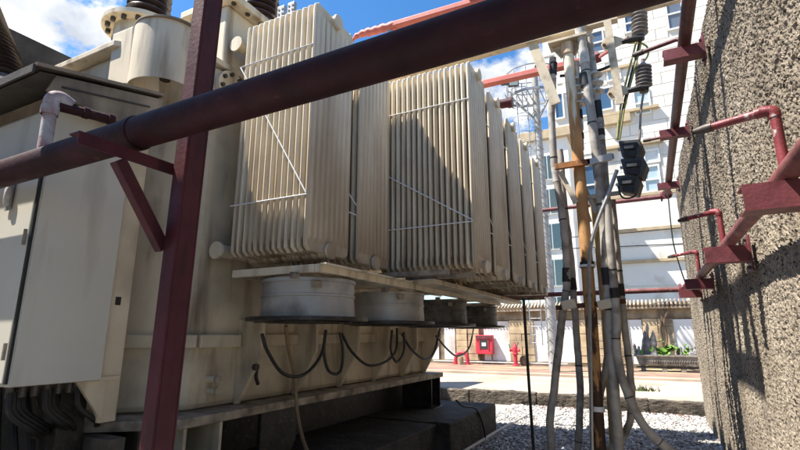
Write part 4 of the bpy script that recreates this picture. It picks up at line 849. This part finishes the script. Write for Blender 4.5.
# ------------------------------------------------------------------ cable support structure
SY = 5.8
def S(px, py, d=0): return atY(px, py, SY + d)
tbm = thing('cable_gantry', 'cream steel beam on a rust-streaked pole carrying the cable terminations', 'gantry', (-.6, SY, 0))
BZ = 5.34
m_ = MB(); m_.box((-5.2, SY-.05, BZ), (.02, SY-.042, BZ+.1)); m_.box((-5.2, SY-.0419, BZ), (.02, SY+.06, BZ+.008)); m_.build('beam', M['steelcream'], tbm)
MB().box((.02, SY-.04, BZ+.03), (.7, SY+.03, BZ+.09)).build('beam_end', M['steelcream'], tbm)
T0, T1 = S(567.5, 46), S(600, 460)
def along(py): return S(567.5 + (600-567.5)*(py-46)/(460-46) + 2.5*math.sin(PI*(py-46)/414), py)
MB().tube([along(44), along(90), along(135), along(180), along(230), along(268), along(320), along(380), along(440), V((along(440).x, SY, 0))], .0665, 20).build('pole', M['polerust'], tbm)
c = along(48); MB().lathe([(.067,-.16),(.085,-.15),(.085,0),(.0,0)], c + V((0,0,.05)), n=18).build('pole_collar', M['rustpale'], tbm)
MB().box(c + V((-.22,-.12,.06)), c + V((.24,.12,.09))).build('head_plate', M['steelcream'], tbm)
for sx in (-1, 1): MB().prism([c + V((sx*.08,0,.058)), c + V((sx*.2,0,.058)), c + V((sx*.08,0,-.14))], (0,.012,0)).build('gusset', M['steelcream'], tbm)
MB().bar(S(532, 42), S(556, 104), .03, .12, (1,0,.3)).build('brace', M['steelcream'], tbm)
MB().bar(S(578, 40, .1), S(586, 84, .1), .02, .06, (1,0,.2)).build('brace', M['steelcream'], tbm)
MB().bar(S(607, 20, -.10), S(620, 104, -.10), .02, .085, (1,0,0)).build('hanger_bar', M['steelcream'], tbm)
MB().tube([along(262), along(268)], .08, 14).build('clamp', M['black'], tbm); MB().tube([along(265), along(267.5)], .088, 14).build('clamp', M['wframe'], tbm)
MB().tube([along(406), along(411)], .082, 14).build('clamp', M['wframe'], tbm)
for px0, px1, py in ((555, 590, 166),): MB().bar(S(px0, py+1, -.09), S(px1, py-4, -.09), .06, .065).build('cross_arm', M['rust'], tbm)
MB().bar(S(588, 163, -.09), S(612, 156.5, -.09), .06, .075).build('cross_arm', M['fan'], tbm); MB().bar(S(606, 158, -.08), S(614, 156, -.08), .05, .05).build('cross_arm', M['pale'], tbm)
MB().bar(S(580, 198, .05), S(620, 193, .05), .04, .045).build('cross_arm', M['conduit'], tbm)
MB().bar(S(560, 172, -.05), S(576, 203, -.05), .02, .06, (1,0,0)).build('knee_brace', M['steelcream'], tbm)
MB().bar(S(576, 170, .05), S(596, 212, .05), .02, .05, (1,0,0)).build('knee_brace', M['conduit'], tbm)
MB().bar(S(581, 196, .02), S(590, 222, .02), .02, .05, (1,0,0)).build('knee_brace', M['steelcream'], tbm)
for px in (568, 604): MB().bar(S(px-6, 306, -.1), S(px+8, 303, -.1), .1, .10).build('cable_cleat', M['steelcream'], tbm, bevel=.012)
MB().bar(S(556, 308, -.02), S(626, 301, -.02), .05, .05).build('cross_arm', M['rustdark'], tbm)
# ochre post behind the pole
po = MB().tube([S(593, 195, .5), S(599, 245, .5), S(606, 320, .5), S(614, 440, .5), (S(614,440,.5).x, SY+.5, 0)], .05, 12).build('ochre_post', M['postshade']); tag(po, 'ochre rust-stained round post just behind the rusty pole', 'post')
# hexagon plates and arresters
def arrester(pp0, pp1, r, px, py, lab, lab2):
    c = S(px, py); pk = thing('mounting_plate', lab2, 'plate', c)
    pts = [S(px-11, py+1, -.05), S(px-8, py-6, -.05), S(px+3, py-8, -.05), S(px+13, py-5, -.05), S(px+10, py+0, -.05), S(px-4, py+7, -.05), S(px-8, py+6, -.05)]
    MB().prism(pts, (0,.012,0)).build('plate', M['steelcream'], pk); MB().tube([S(px-8, py+1, -.065), S(px-8, py+1, -.04)], .02, 6).build('bolt', M['rust'], pk)
    MB().tube([S(px+10, py-2, -.06), S(px+22, py-5, -.06), S(px+31, py-6, -.06)], [.03, .04, .03], 8).build('clamp', M['oil'], pk)
    ar = thing('surge_arrester', lab, 'arrester', S(*pp1))
    a = S(*pp1); b = S(*pp0); ax = b - a; h = ax.length; pr = [(0,0),(r*.6,0)]
    for i in range(6): z = h*(.06+.14*i); pr += [(r*.62,z),(r,z+h*.035),(r,z+h*.06),(r*.62,z+h*.11)]
    pr += [(r*.45,h*.93),(r*.3,h),(0,h)]; MB().lathe(pr, a, ax, 22).build('sheds', M['greypor'], ar)
    MB().tube([a - ax.normalized()*.05, a], .05, 10).build('base', M['bolt'], ar); MB().tube([b, b + ax.normalized()*.05], .02, 8).build('terminal', M['whitew'], ar)
arrester((639, 10), (640, 36), .09, 612, 44, 'grey ribbed surge arrester hanging uppermost beside the overhead pipe', 'upper cream polygon plate with a bolt, beside the hanger bar')
arrester((643, 63), (644, 88), .09, 618, 93, 'grey ribbed surge arrester below the first, with wire to the dark boxes', 'lower cream polygon plate with a bolt, beside the hanger bar')
for dx, m_ in ((0, 'yg'), (3.2, 'black'), (5, 'yg')):
    wire('earth_wire', [S(641+dx*.3, 8), S(636+dx, 42), S(627+dx, 78), S(620+dx*.8, 110), S(617+dx*.5, 140)], .012, M[m_], {0: 'yellow-green earth wire nearest the pole, falling to the dark boxes', 3.2: 'black wire between the two yellow-green earth wires', 5: 'yellow-green earth wire on the outer side of the trio'}[dx])
wire('jumper_wire', [S(628, 43), S(640, 43), S(647, 47), S(648, 55), S(643, 63)], .011, M['yg'], 'yellowish jumper wire looping from upper plate to lower arrester')
wire('arrester_lead', [S(644, 90), S(641, 110), S(640, 130), S(639, 150)], .013, M['conduit'], 'grey lead dropping from lower arrester into the dark boxes')
# dark grey housings
eq = [('top', 629, 149, 13, 11), ('mid', 632, 167, 14, 11), ('low', 627, 184, 13, 11)]
lab = ['topmost dark grey angular housing on the end of the cross arm', 'middle dark grey angular housing with pale slot beside the cross arm', 'lowest dark grey angular housing with a small cable loop beneath']
for (nm, px, py, hw, hh), L_ in zip(eq, lab):
    o = thing('counter_box', L_, 'box', S(px, py, -.12), 'dark housings on the cross arm')
    pts = [S(px-hw*.85, py-hh*.75, -.2), S(px+hw*.8, py-hh*.95, -.2), S(px+hw*1.05, py-hh*.2, -.2), S(px+hw*.75, py+hh*.95, -.2), S(px-hw*.55, py+hh*.7, -.2)]
    MB().prism(pts, (.03,.26,.02)).build('housing', M['box'], o, bevel=.012)
    MB().prism([S(px-hw*.55, py-hh*.5, -.222), S(px+hw*.65, py-hh*.65, -.222), S(px+hw*.55, py-hh*.05, -.222), S(px-hw*.45, py+hh*.05, -.222)], (0,.02,0)).build('upper_recess', M['black'], o)
    MB().prism([S(px-hw*.4, py-hh*.28, -.226), S(px+hw*.35, py-hh*.36, -.226), S(px+hw*.32, py-hh*.1, -.226), S(px-hw*.36, py-hh*.03, -.226)], (0,.003,0)).build('slot_cover', M['conduit'], o)
    MB().prism([S(px-hw*.4, py+hh*.22, -.222), S(px+hw*.55, py+hh*.12, -.222), S(px+hw*.45, py+hh*.7, -.222), S(px-hw*.35, py+hh*.55, -.222)], (0,.02,0)).build('lower_recess', M['black'], o)
    c = S(px-hw*.75, py+hh*.1, -.205); MB().tube([c, c + V((0,-.03,0))], .016, 8).build('fixing', M['galv'], o)
wire('box_cable', [S(618,186,-.15), S(622,197,-.2), S(630,198,-.2), S(636,194,-.18), S(635,184,-.15)], .01, M['black'], 'thin black cable loop under the lowest dark housing')
wire('flexible_conduit', [S(617,170,-.15), S(608,195,-.15), S(598,220,-.15), S(591,245,-.15), S(589,270,-.15), S(589.5,310,-.15), S(591,390,-.15), S(592,450,-.15), (S(592,450,-.15).x, SY-.15, 0)], .021, M['silver'], 'silvery flexible metal conduit sweeping from dark boxes down the rusty pole')
# cables
def cable(label, pts, r, m='conduit', bands=(), d=0, name='power_cable', group='power cables on the gantry'):
    t = thing(name, label, 'cable', S(*pts[-1], d), group)
    P_ = spline([S(px, py, d) for px, py in pts], 6)
    r *= .88; rr_ = random.Random(len(label)); P_ = [p_ + V((rr_.uniform(-.004,.004), rr_.uniform(-.004,.004), 0)) for p_ in P_]
    MB().tube(P_, r, 14).build('sheath', M[m], t)
    for q_ in (7, 16, 27, 38):
        if q_ + 1 < len(P_): MB().tube([P_[q_], P_[q_].lerp(P_[q_+1], .18)], r*1.07, 12).build('cable_tie', M['tape'], t)
    for (pa, pb, mm) in bands:
        seg = [q for q in P_]; 
        a = S(pa[0], pa[1], d); b = S(pb[0], pb[1], d); MB().tube([a, b], r*1.12, 14).build('band', M[mm], t)
    return t
cable('leftmost thick grey cable with black bands, dropping outside the rusty pole', [(553,58),(552,90),(552,130),(555,170),(560,200),(565,240),(567,280),(563,310),(559,345),(554,390),(550,420),(552,460)], .05, 'conduit', [((553.5,63),(553,75),'tape'),((552.6,78),(552.2,90),'pale'),((552.3,88),(552,100),'tape'),((555,168),(557,182),'pale'),((566.5,268),(566.5,282),'tape')], .1)
cable('grey cable just left of the rusty pole, straight down to the gravel', [(560,150),(564,200),(570,250),(574,300),(577,340),(580,390),(579,430),(577,460)], .045, 'conduit', [((572,278),(573.5,290),'tape')], .25)
cable('wide pale grey cable right of the pole with black tape near its top', [(580,30),(585,65),(589,100),(594,135),(599,180),(604,230),(608,290),(611,345),(615,400),(620,460)], .06, 'conduit', [((583,50),(585,64),'pale'),((584,74),(586,86),'tape'),((577.5,20),(581,36),'pale'),((606,268),(608,285),'tape')], -.05)
cable('dark grey cable bending left below the cleat and crossing behind another', [(588,36),(594,70),(600,120),(606,180),(609,240),(611,290),(611,325),(607,360),(601,392),(596,430),(594,460)], .042, 'conduit', [((592,62),(594,72),'tape'),((599.5,116),(601,126),'tape')], .15)
cable('thick grey cable sweeping away to the lower right across the gravel', [(606,200),(612,260),(616,310),(617,350),(623,380),(636,413),(652,435),(676,455),(700,475)], .05, 'conduit', [((614,288),(615.5,298),'tape')], -.12)
cable('outer grey cable curling back to the pole foot in a loop', [(612,200),(618,260),(624,320),(630,370),(632,400),(629,424),(620,441),(606,452),(596,458)], .043, 'conduit', [((620,284),(621.5,296),'tape')], .3)
def term(label, px0, py0, px1, py1, sheds, d, tail):
    t = thing('cable_termination', label, 'termination', S(px1, py1, d), 'shed terminations beside the pole')
    a = S(px0, py0, d); b = S(px1, py1, d); MB().tube([a, a.lerp(b, .5), b], .038, 12).build('stem', M['pale'], t)
    for f in sheds:
        c = a.lerp(b, f); ax = (a - b).normalized(); MB().lathe([(.036,.05),(.045,.035),(.098,.0),(.098,-.01),(.05,-.008),(.036,-.03)], c, ax, 18).build('shed', M['whitepor'], t)
    for f0, f1, mm in tail: MB().tube([a.lerp(b, f0), a.lerp(b, f1)], .045, 12).build('band', M[mm], t)
term('white shed cable termination just right of the rusty pole', 576, 62, 581, 150, (.22,.31,.40,.49), .05, ((.56,.66,'tape'),(.70,.78,'pale'),(.82,.88,'tape')))
term('upper white shed cable termination beside the cream gusset', 584, 24, 592, 100, (.10,.20,.30), .2, ((.42,.52,'tape'),(.6,.8,'pale')))
term('white shed cable termination furthest right of the pole', 592, 56, 602, 140, (.24,.34,.44), .12, ((.55,.75,'tape'),(.8,.86,'pale'),(.88,.95,'tape')))
